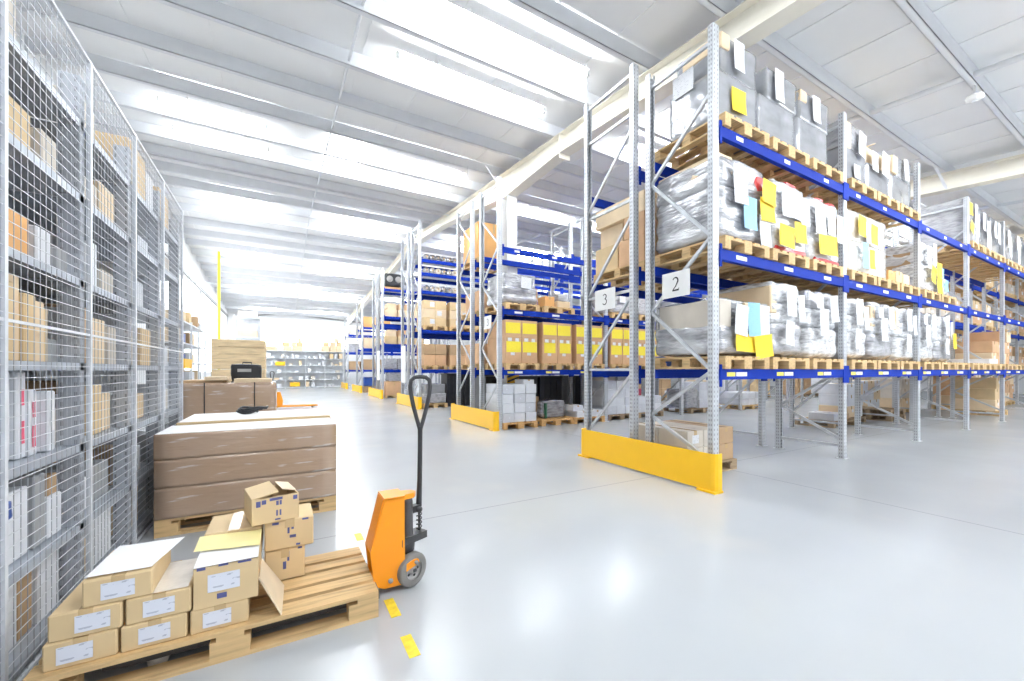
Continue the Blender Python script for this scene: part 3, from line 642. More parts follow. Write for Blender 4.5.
# ------------------------------------------------------------------ caged shelving on the left
CX0=-.92; SD=.5
SY=[.69+.787*k for k in range(7)]   # post positions 0.69 .. 5.41
SY=[1.475,2.262,3.05,3.835,4.625,5.41]
SZ=[.06,.434,.857,1.285,1.73,2.175,2.565]
sh=thing('caged_shelving','long zinc shelving run at the left wall closed off by wire mesh','shelving',(CX0-SD/2,SY[0],0))
OX,OY=CX0-SD/2,SY[0]
for y in SY:
    m=MB(); m.box(.255,.275,-.011,.011,0,2.93); m.obj('mesh_post',M['wire'],sh,(0,y-OY,0))
    for sx in(-.23,.21):
        m=MB(); m.box(-.04,.04,-.03,-.026,0,2.80); m.box(.036,.04,-.026,.03,0,2.80); m.obj('shelf_post',M['perfs'],sh,(sx,y-OY-.045,0))
for b in range(5):
    a,c=SY[b]-OY+.02,SY[b+1]-OY-.02
    for z in SZ:
        m=MB(); m.box(-.27,.25,a-.01,c+.01,z-.006,z); m.box(.246,.25,a-.01,c+.01,z-.035,z-.006); m.box(-.27,-.266,a-.01,c+.01,z-.035,z-.006); m.box(.246,.25,a-.01,c+.01,z,z+.004); m.obj('shelf',M['shelfm'],sh)
    MB().box(-.278,-.274,a,c,.06,2.565).obj('back_panel',M['shelfm'],sh)
    m=MB(); x=.266; w=.0011; y=a
    n=15
    for i in range(n+1):
        yy=a+(c-a)*i/n; m.box(x-w,x+w,yy-w,yy+w,.02,2.92,1)
    z=.02
    while z<2.93: m.box(x-w+.003,x+w+.003,a-.02,c+.02,z-.0014,z+.0014); z+=.05
    m.box(x-.006,x+.008,a-.02,c+.02,2.914,2.928); m.box(x-.006,x+.008,a-.02,c+.02,.012,.024); m.box(x-.004,x+.006,a-.02,c+.02,1.435,1.447)
    m.obj('wire_mesh',[M['wire'],M['wired']],sh)
SN=['floor shelf','lowest shelf','second shelf','third shelf','fourth shelf','fifth shelf','top shelf']
BN=['hidden bay','first full bay','second bay','third bay','last bay']
cnt={}
def shelfbox(b,lv,y,w,h,m,what,d=.36,x=None,lab=None,dz=0,cat='box',nm='storage_box'):
    """box standing on a shelf behind the mesh; y centre, w along y; faces +x"""
    z=SZ[lv]+.004+dz; xx=CX0-.045-R.uniform(0,.05) if x is None else x
    key=(b,lv,what); cnt[key]=cnt.get(key,0)+1
    lbl='%s behind mesh, %s of the %s'%(what,SN[lv],BN[b])+('' if cnt[key]==1 else ', %s along'%ORD[cnt[key]-1])
    return carton(xx,y,z,w,d,h,lbl,m,cat,'boxes on the caged shelving',rz=PI/2,tape=False,lab=lab,name=nm)
S=shelfbox
# bay 1 (y 2.28-3.03)
S(1,6,2.42,.22,.34,'cardg','beige upright carton'); 
S(1,5,2.56,.30,.24,'card','tan carton'); S(1,5,2.80,.14,.2,'cardg','beige small carton')
S(1,4,2.47,.42,.20,'cardo','orange brown flat carton'); S(1,4,2.79,.13,.19,'cardw','white carton'); S(1,4,2.93,.1,.13,'trimd','grey box')
for i,(y,h) in enumerate(((2.34,.36),(2.45,.33),(2.545,.37),(2.63,.30),(2.71,.28),(2.79,.26))): S(1,3,y,.088,h,'card' if i%2 else 'cardl','tan upright carton')
S(1,3,2.92,.13,.12,'trimd','dark grey box')
for i,(y,h,m) in enumerate(((2.32,.22,'cardw'),(2.40,.37,'cardg'),(2.475,.37,'cardw'),(2.55,.385,'cardw'),(2.625,.385,'cardw'),(2.695,.30,'cardw'),(2.76,.30,'cardw'),(2.82,.29,'cardw'))):
    o=S(1,2,y,.068,h,m,'white upright box' if m=='cardw' else 'grey upright box',lab=[(0,h*.3,.03,.10,'pinkr'),(0,h*.7,.026,.07,'pinkr')] if i in(2,4,5,6) else [(0,h*.6,.03,.15,'white')])
S(1,2,2.93,.1,.2,'cardg','grey brown box')
S(1,1,2.46,.36,.30,'cardw','large pale box'); S(1,1,2.72,.10,.33,'trimd','dark tall box'); S(1,1,2.86,.14,.2,'cardw','white small box'); S(1,1,2.87,.09,.1,'cardd','brown small box',dz=.2)
tag(load(-.99,2.33,SZ[1]+.21,[(0,0,0,.06,.12,.06,'bluebox','f'),(0,.02,.06,.05,.08,.05,'bluebox','f')],'dark blue plastic tool lying on the pale box of the first full bay','', 'small things on the caged shelving','plastic_tool','tool'),'dark blue plastic tool in front of the pale box in the first full bay','tool','small things on the caged shelving')
S(1,0,2.44,.3,.28,'cardw','white carton'); S(1,0,2.66,.12,.30,'cardd','brown narrow carton'); S(1,0,2.84,.2,.3,'cardw','pale carton')
# bay 2
S(2,6,3.3,.25,.25,'cardg','pale box'); 
S(2,5,3.25,.25,.18,'cardg','beige carton'); S(2,5,3.55,.25,.24,'cardl','light tan carton')
S(2,4,3.22,.25,.24,'trimd','grey box'); S(2,4,3.44,.09,.30,'cardw','white tall carton'); S(2,4,3.62,.2,.16,'cardg','beige low carton')
S(2,3,3.14,.10,.3,'cardw','white narrow carton'); S(2,3,3.28,.17,.33,'cardd','brown carton'); S(2,3,3.48,.2,.28,'cardl','light carton'); S(2,3,3.68,.14,.25,'cardg','beige carton')
S(2,2,3.2,.22,.26,'cardw','white carton with a brown lid'); S(2,2,3.2,.22,.07,'cardd','brown lid carton',dz=.262); S(2,2,3.42,.12,.3,'card','tan tall carton'); S(2,2,3.60,.18,.24,'cardl','light tan carton')
S(2,1,3.22,.28,.18,'cardw','white carton'); S(2,1,3.56,.3,.22,'trimd','grey box')
S(2,0,3.2,.25,.2,'card','tan carton'); S(2,0,3.52,.28,.28,'cardw','white carton')
# bay 3
S(3,6,4.10,.40,.36,'card','tall tan carton',dz=0,x=CX0-.03); S(3,6,4.43,.18,.30,'cardw','white carton',x=CX0-.03)
S(3,5,4.05,.3,.22,'trimd','grey box'); S(3,5,4.35,.26,.14,'cardw','white low box')
S(3,4,4.0,.26,.28,'cardg','grey beige carton'); S(3,4,4.38,.2,.24,'cardw','white carton')
S(3,3,4.02,.3,.26,'cardl','light tan carton'); S(3,3,4.02,.2,.1,'cardw','small white carton',dz=.262); S(3,3,4.4,.26,.3,'card','tan carton')
S(3,2,4.05,.3,.22,'cardw','white open carton'); S(3,2,4.38,.22,.2,'card','tan carton with a raised flap')
S(3,1,4.0,.22,.26,'cardd','brown carton'); S(3,1,4.3,.26,.2,'cardw','white carton')
S(3,0,4.1,.3,.3,'card','tan carton'); S(3,0,4.42,.24,.2,'trimd','grey box')
# bay 4
S(4,6,4.90,.34,.33,'card','tan carton',x=CX0-.03); S(4,6,5.25,.2,.22,'cardw','white carton')
S(4,5,4.85,.3,.25,'cardw','white carton'); S(4,5,5.2,.22,.2,'cardg','beige carton')
S(4,4,4.82,.2,.36,'cardw','tall white carton'); S(4,4,5.15,.28,.2,'cardg','beige carton')
S(4,3,4.86,.2,.3,'cardl','light tan narrow carton'); S(4,3,5.16,.3,.2,'cardw','white carton')
S(4,2,4.9,.32,.26,'cardw','white carton'); S(4,2,5.22,.2,.2,'cardg','beige carton')
S(4,1,4.9,.3,.24,'trimd','grey box'); S(4,0,4.95,.36,.28,'cardw','white carton')
# ------------------------------------------------------------------ far left shelving and far shelving
def openshelf(label,loc,rz,L,D,H,nb,levels):
    r=thing('steel_shelving',label,'shelving',loc,rz,'open zinc shelving')
    for i in range(nb+1):
        for y in(0,D): MB().box(-.02,.02,-.02,.02,0,H).obj('shelf_post',M['shelfl'],r,(i*L/nb,y,0))
    for i in range(nb):
        for z in levels:
            m=MB(); m.box(i*L/nb+.02,(i+1)*L/nb-.02,-.01,D+.01,z-.035,z); m.obj('shelf',M['shelfl'],r)
    MB().box(0,L,D+.022,D+.026,.05,H).obj('back_panel',M['shelfl'],r)
    return r
lvF=[.1,.6,1.1,1.6,2.1,2.6]
openshelf('long grey shelving against the far wall at the end of the aisle',(-1.0,32.0,0),0,5.0,.6,2.68,4,lvF)
k=0
cm=['cardw','cardw','cardl','card','cardg','cardw']
fg='small boxes on the far shelving'
CN={'cardw':'white','cardl':'light tan','card':'tan','cardg':'beige'}
for zi,z in enumerate(lvF[:-1]):
    x=-.9;nn=0
    while x<3.8:
        w=R.uniform(.12,.3)
        if R.random()<.72 and abs((x+1)%1.25-1.25)>.18 and (x+1)%1.25<1.25-w-.05:
            mm=R.choice(cm); nn+=1; o=carton(x+w/2,32.03,z,w,.4,R.uniform(.12,.36),'small %s box on the far grey shelving, %s shelf, %s from left'%(CN[mm],('bottom','second','third','fourth','fifth')[zi],ORD[nn-1]),mm,'box',fg,tape=False,name='small_box')
        x+=w+R.uniform(.02,.2)
for x,z,w,l in((-.35,1.6,.6,'left'),(.55,.16,.6,'low middle')):
    tag(MB().box(x,x+w,31.955,31.965,z-.02,z+.26).obj('shelf_sign',M['yellow']),'yellow card on the %s of the far grey shelving'%l,'sign','yellow cards on the far shelving')
tg='cartons on top of the far shelving'
for i,(x,w,h) in enumerate(((-.6,.7,.3),(.4,.5,.33),(1.0,.6,.33),(2.0,.4,.2),(2.8,.5,.4),(3.3,.4,.42),(3.7,.36,.42))):
    carton(x,32.05,2.6,w,.5,h,'%s carton from the left on top of the far grey shelving'%ORD[i],'cardl' if i!=3 else 'cardw','carton',tg,tape=False)
for i,(x,z,w) in enumerate(((.3,2.93,.45),(.78,2.93,.3),(1.15,2.93,.4),(1.15,3.22,.2),(2.85,3.0,.35),(3.3,3.02,.36),(3.7,3.02,.3),(3.55,3.3,.25))):
    carton(x,32.08,z,w,.4,.28,'small upper carton, %s from the left, piled on the far shelving cartons'%ORD[i],'cardl' if i%2 else 'card','carton',tg,tape=False)
openshelf('tall grey shelving along the left wall beyond the wire mesh',(-1.95,11.7,0),PI/2,3.2,.5,2.45,3,[.1,.55,1.0,1.45,1.9,2.4])
q=0
for zi,z in enumerate((.55,1.0,1.45,1.9,2.4)):
    nn=0
    for yy in(11.9,12.25,13.0,13.4,14.1,14.5):
        if R.random()<.6:
            nn+=1; carton(-2.0,yy,z,.28,.36,R.uniform(.18,.34),'box on the %s shelf of the left wall shelving, %s from the near end'%(('lowest','second','third','fourth','top')[zi],ORD[nn-1]),R.choice(['card','cardd','cardw','bluebox','cardl']),'box','boxes on the left wall shelving',rz=PI/2,tape=False,name='storage_box')
tag(MB().box(-1.93,-1.91,11.72,12.62,1.30,1.52).obj('shelf_sign',M['yellow']),'yellow card on the grey shelving beyond the wire mesh','sign')
# slim white tower shelf behind the crates
openshelf('slim grey tower shelf standing behind the wooden crates',(-2.0,24.0,0),0,1.1,.8,4.0,1,[.1,1.0,2.0,2.9,3.9])
for i,(z,h,m) in enumerate(((2.9,.35,'cardl'),(3.25,.3,'cardw'),(3.9,.3,'cardg'))): carton(-1.45,24.05,z,.8,.6,h,('tan carton on the tower shelf behind the crates','white carton on the tan one in the tower shelf','beige carton on top of the slim tower shelf')[i],m,'carton','cartons on the tower shelf',tape=False)
# ------------------------------------------------------------------ loads of the front rack (sign 2)
PY=2.60
LN={1.265:'lowest',2.545:'middle',3.85:'top'}
def rpal(xs_,lv,bay,names=None,who='rack 2',y=PY,m='woody',l=.96):
    for i,x in enumerate(xs_):
        pallet(x,y,lv+.002,'wooden pallet on the %s beams of %s, %s bay, %s along'%(LN[lv],who,ORD[bay],ORD[i]),.84,l,.138,'y',m)
for lv in LV: rpal((4.50,5.42,6.36),lv,0)
for lv in LV: rpal((7.45,8.34,9.24),lv,1)
rpal((10.28,11.17,12.04),1.265,2); rpal((10.29,11.18),2.545,2)
rpal((13.08,13.97,14.85),1.265,3); rpal((13.08,13.97,14.85),3.85,3)
rpal((15.9,16.79,17.68),3.85,4); rpal((15.9,16.79,17.68),1.265,4)
B3,B2,B1=3.99,2.686,1.406
# top level
load(4.50,2.70,B3,[(-.03,0,0,.76,.62,.54,'films','f'),(.02,.02,.52,.70,.56,.44,'films','f'),(-.26,-.004,.80,.16,.5,.165,'cardl','b')],'two-tier grey film load with a yellow sheet, top level beside the end post',
  [(-.06,.76,.19,.33,'pw',-.03),(-.05,.27,.27,.26,'py',-.02),(-.42,.60,.28,.26,'pw',.42,0,'L')])
load(5.35,2.70,B3,[(-.06,0,0,.80,.80,.54,'films','f'),(.04,.0,.52,.70,.72,.38,'films','f'),(-.22,.01,.76,.14,.5,.15,'cardl','b')],'silver film load with a long white sheet, second along the top level of rack 2',[(-.08,.72,.20,.38,'pw',-.03)])
load(6.20,2.70,B3,[(-.04,0,0,.80,.80,.53,'films','f'),(.0,.0,.51,.76,.72,.39,'films','f'),(-.30,-.01,.75,.16,.5,.15,'cardl','b')],'silver film load with a white sheet, third along the top level of rack 2',[(-.02,.72,.20,.34,'pw',-.03)])
load(7.41,2.70,B3,[(0,0,0,.76,.80,.52,'films','f'),(-.02,.0,.5,.74,.75,.38,'film','f'),(-.26,-.012,.5,.20,.6,.38,'cardl','b')],'grey film load with tan carton edge, first in top level second bay',[(.12,.62,.24,.36,'pw',-.04,.15),(-.0,.2,.2,.2,'pw',-.02)])
t=load(8.235,2.70,B3,[(0,0,0,.85,.80,.46,'films','f')],'silver film load carrying an open tan carton, second bay of the top level',[(-.22,.5,.22,.3,'pw',-.03),(.12,.52,.30,.38,'pw',-.05,.12)])
oc=thing('open_carton','open tan carton with raised flap on the silver load of the top level','carton',(8.24,2.74,B3+.475))
b=MB(); b.box(-.34,.34,0,.01,0,.26); b.box(-.34,.34,.55,.56,0,.26); b.box(-.34,-.33,.01,.55,0,.26); b.box(.33,.34,.01,.55,0,.26); b.box(-.33,.33,.01,.55,0,.01); b.obj('box_body',M['cardl'],oc)
f=MB(); f.prism([(-.34,.26),(.0,.40),(.0,.41),(-.34,.27)],'y',0,.56); f.obj('top_flap',M['card'],oc); f=MB(); f.prism([(.34,.26),(.02,.39),(.02,.40),(.34,.27)],'y',.1,.56); f.obj('top_flap',M['card'],oc)
load(9.16,2.70,B3,[(0,0,0,.90,.80,.52,'films','f'),(.04,.0,.5,.78,.75,.34,'film','f'),(-.36,-.03,.52,.22,.6,.28,'cardl','b')],'silver film load with a white sheet, far end of top level second bay',[(.08,.66,.18,.36,'pw',-.04,-.15)])
load(13.05,2.70,B3,[(0,0,0,.82,.82,.94,'film','f')],'tall grey film load with two yellow sheets, top level of the fourth bay',[(-.22,.72,.3,.26,'py',-.03),(-.10,.34,.26,.24,'py',-.03,.4),(.2,.7,.2,.4,'pw',-.03)])
load(13.95,2.70,B3,[(0,0,0,.76,.82,.90,'films','f')],'tall silver film load with white sheets, second in the fourth bay of the top level',[(-.1,.62,.22,.4,'pw',-.03),(.2,.5,.2,.4,'pw',-.03)])
load(14.88,2.70,B3,[(0,0,0,.78,.82,.88,'films','f')],'tall silver film load, third in the fourth bay of the top level',[(-.1,.6,.22,.4,'pw',-.03),(.2,.55,.2,.5,'pw',-.03)])
load(15.9,2.70,B3,[(0,0,0,.78,.82,.9,'film','f')],'tall grey film load, first in the fifth bay of the top level',[(.1,.6,.22,.4,'pw',-.03)])
load(16.8,2.70,B3,[(0,0,0,.78,.82,.86,'films','f')],'tall silver film load, second in the fifth bay of the top level',[(.1,.6,.22,.4,'pw',-.03)])
load(17.7,2.70,B3,[(0,0,0,.78,.82,.86,'films','f')],'tall silver film load, third in the fifth bay of the top level',[(.1,.6,.22,.4,'pw',-.03)])
# middle level
load(4.54,2.66,B2,[(0,0,0,.94,.86,.58,'film',3),(-.03,.01,.55,.88,.84,.34,'film',2),(-.33,.02,.72,.26,.8,.20,'cardl','b'),(.33,.0,.62,.24,.7,.18,'red','f')],'grey sack load with a blue sheet, middle level beside the end post',
  [(-.16,.60,.26,.42,'pw',-.045),(.37,.62,.28,.27,'py',-.06,.1),(.36,.42,.30,.27,'py',-.05,-.06),(.02,.32,.25,.36,'pb',-.045),(.32,.17,.22,.36,'pw',-.045,-.08)])
load(5.50,2.66,B2,[(0,0,0,.80,.86,.50,'bagr',3),(0,.01,.47,.77,.84,.40,'bagw',2),(.05,.02,.80,.26,.7,.09,'red','f'),(.0,-.01,.0,.7,.1,.06,'red','f')],'red and white sack load with two yellow sheets, middle level of rack 2',
  [(-.20,.60,.19,.36,'pw',-.05),(.02,.60,.24,.34,'pw',-.05),(.25,.56,.22,.34,'pw',-.05),(-.20,.18,.34,.26,'py',-.06,.05),(.14,.28,.28,.26,'py',-.05,-.08)])
load(6.37,2.66,B2,[(0,0,0,.80,.86,.48,'bagr',3),(0,.01,.45,.78,.84,.39,'bagw',2),(-.1,.02,.79,.2,.7,.07,'red','f'),(.25,.02,.78,.2,.7,.07,'red','f'),(.05,-.015,.0,.7,.1,.06,'red','f')],'red and white sack load with one wide yellow sheet, middle level of rack 2',
  [(-.22,.55,.28,.40,'pw',-.05),(.08,.57,.22,.38,'pw',-.05),(.32,.5,.18,.38,'pw',-.05),(-.06,.22,.50,.26,'py',-.07,-.05)])
load(7.70,2.66,B2,[(0,0,0,1.42,.88,.46,'bagt','f'),(0,.0,.44,1.40,.86,.45,'bagt','f'),(-.645,-.005,.02,.14,.8,.82,'cardl','b')],'wide tan and white wrapped load with a blue sheet in the second bay',
  [(-.28,.68,.26,.30,'py',-.04),(.14,.62,.24,.30,'py',-.04),(-.20,.26,.22,.38,'pb',-.05,-.08),(.06,.24,.2,.30,'py',-.04),(-.05,.62,.15,.3,'pw',-.03)])
for i,(x,w,h,m) in enumerate(((8.7,.28,.20,'cardo'),(9.0,.280,.22,'card'),(9.31,.280,.20,'cardl'))): carton(x,2.68,B2,w,.36,h,'small %s carton on the pallet ending the second bay, %s from left'%(('orange','tan','light tan')[i],ORD[i]),m,'carton','small cartons on the middle level',tape=i<2)
load(10.42,2.66,B2,[(0,0,0,.94,.88,.50,'bagw',3),(-.02,.02,.47,.88,.84,.40,'bagw',2),(-.38,.15,.30,.16,.7,.50,'cardd','b')],'white sack load with yellow sheets in the third bay of the middle level',[(-.1,.3,.24,.3,'py',-.06,.2),(.2,.42,.28,.26,'py',-.06),(.22,.14,.28,.3,'py',-.06),(.0,.68,.2,.4,'pw',-.05),(-.28,.6,.2,.4,'pw',-.05),(.42,.3,.12,.36,'pb',-.05)])
load(11.22,2.70,B2,[(0,0,0,.5,.8,.34,'bagw',2)],'low white sack load at the end of the third bay of the middle level',[(0,.2,.2,.22,'pb',-.05)])
# lowest level
load(4.56,2.68,B1,[(0,0,0,.94,.86,.34,'film',2),(-.06,.03,.31,.74,.86,.32,'filmd','f'),(.22,.01,.34,.40,.8,.28,'cardl','b'),(-.36,-.004,.32,.22,.80,.30,'cardg','b')],'low wrapped roll with a blue sheet on the lowest beams beside the end post',
  [(-.14,.40,.24,.34,'pw',-.05,.12),(.10,.42,.24,.38,'pb',-.05,-.04),(.34,.42,.22,.36,'pw',-.03),(-.06,.15,.38,.20,'py',-.05),(.26,.12,.36,.26,'py',-.07,-.12)])
CL=[(5.47,.72,.93,'second'),(6.40,.80,.91,'third'),(7.36,.74,.90,'fourth'),(8.33,.80,.91,'fifth'),(9.28,.76,.90,'sixth'),(10.25,.78,.90,'seventh'),(11.2,.78,.90,'eighth')]
for i,(x,w,h,n) in enumerate(CL):
    ts=[(0,0,0,w,.86,h*.46,'bagw' if i%3 else 'film','s2'),(.0,.01,h*.43,w*.98,.85,h*.30,'bagw','s2'),(.01,.02,h*.70,w*.95,.83,h*.30,'film' if i%2 else 'bagw','s1')]
    if i in(0,3,4): ts.append((-w*.38,-.004+.02,h*.58,w*.2,.80,h*.36,'cardl','b'))
    sh_=[(-.06,.30,.2,.3,'pw',-.06,.1),(.0,.70,.22,.38,'pw',-.05,0),(.24,.62,.16,.34,'pw',-.05,-.1)] if i%2==0 else [(-.12,.48,.24,.36,'pw',-.06),(.16,.68,.22,.36,'pw',-.06,-.12),(-.22,.74,.18,.16,'pw',-.05)]
    if i==6: sh_.append((.33,.42,.2,.3,'py',-.07))
    load(x,2.68,B1,ts,'filmed stack of white sacks, %s along the lowest beams of rack 2'%n,sh_)
carton(14.9,2.72,B1,.7,.8,.12,'thin white carton on the last pallet of the fourth lower bay','cardw','carton','cartons on rack 2',tape=False)
# pallet of small cartons on the floor under the end of the racks
pallet(4.55,3.05,0,'dark weathered pallet on the floor under the end of rack 2',.95,.92,.13,'x','woodd')
fc='small cartons on the floor pallet under rack 2'
for r_ in range(2):
    for i in range(3):
        for k in range(2):
            nm='%s carton of the %s %s row on the floor pallet under rack 2'%(ORD[i],('lower','upper')[r_],('front','rear')[k])
            carton(4.25+.30*i,3.08+.43*k,.132+.205*r_,.29,.42,.2,nm,'cardd' if (i==2) else 'cardg','carton',fc,tape=i!=1,lab=[(0,.1,.12,.1,'pw')] if k==0 and i==0 else None)
for i in range(2): 
    o=carton(4.17,3.29+.43*i-.2,.132+.0,.02,.3,.02,'','cardg') if False else None
# ------------------------------------------------------------------ rack 3 (behind)
def bpal(x,lv,label,y=3.72,m='woody',l=.98): pallet(x,y,lv+.002,label,.84,l,.138,'y',m)
bpal(4.52,2.545,'wooden pallet under the big brown cartons on rack 3')
g3='big brown cartons on rack 3'
def bc(x,y,z,w,d,h,label,m='cardr'): carton(x,y,z,w,d,h,label,m,'carton',g3)
bc(4.33,3.74,B2,.42,.46,.36,'big brown carton at the bottom of the stack near the sign 3, near side'); bc(4.33,4.22,B2,.42,.46,.36,'big brown carton at the bottom of the stack near the sign 3, far side','card')
bc(4.76,3.74,B2,.42,.94,.36,'big brown carton at the bottom of the inner row on rack 3')
bc(4.33,3.74,B2+.362,.42,.36,.3,'brown carton in the middle layer of the tall stack, near side'); bc(4.38,4.20,B2+.362,.36,.46,.3,'brown carton in the middle layer of the tall stack, set back','cardl'); bc(4.76,3.74,B2+.362,.42,.94,.3,'brown carton in the middle layer of the inner row')
bc(4.33,3.74,B2+.664,.42,.94,.27,'brown carton on top of the tall stack of rack 3','cardl'); bc(4.76,3.74,B2+.664,.42,.94,.27,'brown carton on top of the inner row of rack 3')
bpal(5.45,2.545,'wooden pallet beside the brown cartons on rack 3'); load(5.45,3.76,B2,[(0,0,0,.8,.86,.75,'film','f')],'grey film load on the middle beams of rack 3')
bpal(7.5,2.545,'wooden pallet in the second bay of rack 3'); bc(7.5,3.76,B2,.8,.9,.6,'long brown carton in the second bay of rack 3','cardd')
for i,x in enumerate((10.29,11.2)): bpal(x,2.545,'wooden pallet in the third bay of rack 3, %s'%('left','right')[i]); carton(x,3.76,B2,.8,.9,(.62,.5)[i],('tan carton stack in the third bay of rack 3, left','tan carton stack in the third bay of rack 3, right')[i],'cardl','carton',g3)
def floorpal(x,y,label,w=.95,l=.85,m='woody',rz=0): pallet(x,y,0,label,w,l,.135,'y',m,True,rz)
def stackc(x,y,z,n,w,d,h,desc,m='card',g=None,cols=1,lab=True):
    k=0
    for c in range(cols):
        for i in range(n):
            k+=1; carton(x+(c-(cols-1)/2)*(w+.012)+R.uniform(-.015,.015),y+R.uniform(0,.03),z+i*(h+.012 if False else h+.004),w,d,h,'%s, %s layer%s'%(desc,('bottom','second','third','fourth')[i],'' if cols==1 else ', %s column'%(('left','right') if cols==2 else ('left','middle','right'))[c]),m if (i+c)%3 else ('cardl' if m!='cardl' else 'cardg'),'carton',g or desc+' stack',lab=[(w*.15,h*.6,w*.25,h*.3,'pw')] if lab and (i+c)%2==0 else None)
for i,x in enumerate((13.08,13.97,14.81)):
    bpal(x,2.545,'wooden pallet on the middle beams of rack 3, fourth bay, %s'%ORD[i]); stackc(x,3.78,B2,3,.78,.85,.2,'pale carton on rack 3, fourth bay, %s stack'%ORD[i],'cardl')
for i,x in enumerate((13.09,13.98,14.84,15.95,16.9)):
    bpal(x,1.265,'wooden pallet on the lowest beams of rack 3, %s near the right edge'%ORD[i]); stackc(x,3.78,1.406,2,.40,.85,(.42,.36,.40,.42,.40)[i],'tan carton on rack 3, lowest beams, %s stack'%ORD[i],'card',None,2)
for i,x in enumerate((15.95,16.9)): bpal(x,2.545,'wooden pallet on the middle beams of rack 3 at the right edge, %s'%ORD[i]); stackc(x,3.78,B2,4,.8,.85,.2,'light tan carton on rack 3, right edge, %s stack'%ORD[i],'cardl')
for i,x in enumerate((7.5,8.4,10.3)): bpal(x,3.85,'wooden pallet on the top beams of rack 3, %s'%ORD[i],m='woody') if i<2 else None
for i,(x,n) in enumerate(((15.95,2),(16.85,3))): stackc(x,2.85,B1,n,.40,.7,.29,'brown carton at the right edge on the lowest beams, %s stack'%ORD[i],'cardr',None,2)
for lv in LV:
    for b,(xa,xb) in enumerate(((18.2,21.0),(21.0,23.8),(23.8,26.6))):
        for i in range(2):
            x=xa+.62+1.35*i+(.05 if i==0 else 0); n=(b*2+i)
            bpal(x,lv,'wooden pallet far along rack 3, %s beams, %s beyond the right posts'%(LN[lv],ORD[n]))
            for r_ in range(2):
                carton(x+.0,3.78+.04*r_,lv+.141+.37*r_,.95 if r_==0 else .8,.85,.365,'%s carton far along rack 3, %s beams, %s stack beyond the right posts'%(('lower','upper')[r_],LN[lv],ORD[n]),['cardr','card','cardl','cardg','cardr','cardd'][(n+r_)%6],'carton','cartons far along rack 3',lab=[(.1,.2,.2,.12,'pw')])
for i,x in enumerate((20.25,21.75,23.05)):
    floorpal(x,3.80,'floor pallet far along under rack 3, %s'%ORD[i],1.2,.9); stackc(x,3.82,.137,3,.56,.8,.3,'tan carton on the %s floor pallet far along under rack 3'%ORD[i],'cardr',None,2)
# black strap lever on the beam
tag(MB().tube([(4.15,3.62,1.38),(4.3,3.6,1.40),(4.45,3.62,1.37),(4.5,3.66,1.33)],.035,8).obj('folded_sling',M['bluebox']),'small dark blue folded sling on the lowest beam behind the rack posts','sling')
# floor goods seen under the racks to the right
floorpal(10.9,4.15,'floor pallet with a flat white carton beneath the third bay',1.1,.8,'woodd'); carton(10.75,4.2,.137,.5,.5,.16,'flat white carton on the low floor pallet beneath the third bay','cardw','carton','floor goods'); carton(11.22,4.25,.137,.22,.4,.13,'small brown carton beside the flat white one on the low floor pallet','cardd','carton','floor goods')
floorpal(11.97,4.3,'dark floor pallet under white stacked cartons beneath the third bay',.85,.8,'woodd'); stackc(11.96,4.34,.137,3,.38,.6,.26,'white carton stacked on the dark floor pallet beneath the racks','cardw',None,2)
floorpal(13.4,4.0,'empty dark floor pallet lowest of two beneath the fourth bay',.9,.9,'woodd'); pallet(13.42,4.02,.137,'empty dark floor pallet on another beneath the fourth bay',.88,.9,.135,'y','woodd')
floorpal(14.6,4.9,'floor pallet under grey wrapped cartons beyond the fourth bay',1.3,.85,'woodd'); stackc(14.6,4.95,.137,3,.42,.7,.27,'grey white carton under film on the floor beyond the fourth bay','cardw',None,3,False)
floorpal(16.4,4.6,'floor pallet under cream cartons beyond the rack posts',1.2,.85); stackc(16.4,4.65,.137,3,.55,.7,.28,'cream carton on the floor beyond the fourth bay','cardg',None,2)
floorpal(17.4,3.0,'floor pallet under tan cartons at the right edge of the picture',.9,.9); stackc(17.35,3.04,.137,3,.42,.8,.3,'tan carton on the floor pallet at the right edge','card',None,2)
floorpal(18.93,3.80,'floor pallet under large tan cartons behind the right edge posts',1.2,.9); stackc(18.93,3.82,.137,3,.57,.8,.32,'large tan carton on the floor behind the right edge posts','cardr',None,2)
# ------------------------------------------------------------------ second bank, front rack
def qpal(x,lv,label,y=7.44,m='woody',w=.84): pallet(x,y,lv+.002,label,w,.98,.138,'y',m)
gy='cartons with yellow sheets on the second bank'
for i,x in enumerate((4.52,5.47,6.42,7.5,8.4,9.24)):
    qpal(x,1.265,'wooden pallet under the %s yellow-sheeted carton stack of the second bank'%ORD[i])
    if i==5: carton(x,7.5,1.406,.7,.8,.5,'plain brown carton at the end of the yellow-sheeted row of the second bank','cardr','carton',gy); continue
    for c in range(2):
        for r_ in range(2):
            h=.55 if r_==0 else .37
            ls=[(R.uniform(-.02,.02),.35 if r_==0 else .2,.36 if i!=1 or r_ else .31,.23,'pyb')]+([(-.09,.505,.10,.07,'pw'),(.09,.50,.09,.07,'pw'),(-.02,.20,.10,.06,'pw')] if r_==0 else [])
            carton(x-.205+.41*c,7.50,1.406+.553*r_,.40,.85,h,'brown carton with a yellow sheet, %s %s of the %s stack on the second bank'%(('lower','upper')[r_],('left','right')[c],ORD[i]),'cardr','carton',gy,tape=False,lab=ls)
qpal(4.52,2.545,'wooden pallet under the grey wrapped load of the second bank',w=.86); load(4.52,7.52,B2,[(0,0,0,.82,.86,.36,'film',2),(-.02,.02,.34,.78,.82,.30,'film','f')],'grey film load with a white sheet on the second bank above the yellow-sheeted cartons',[(.10,.46,.26,.24,'pw',-.04)])
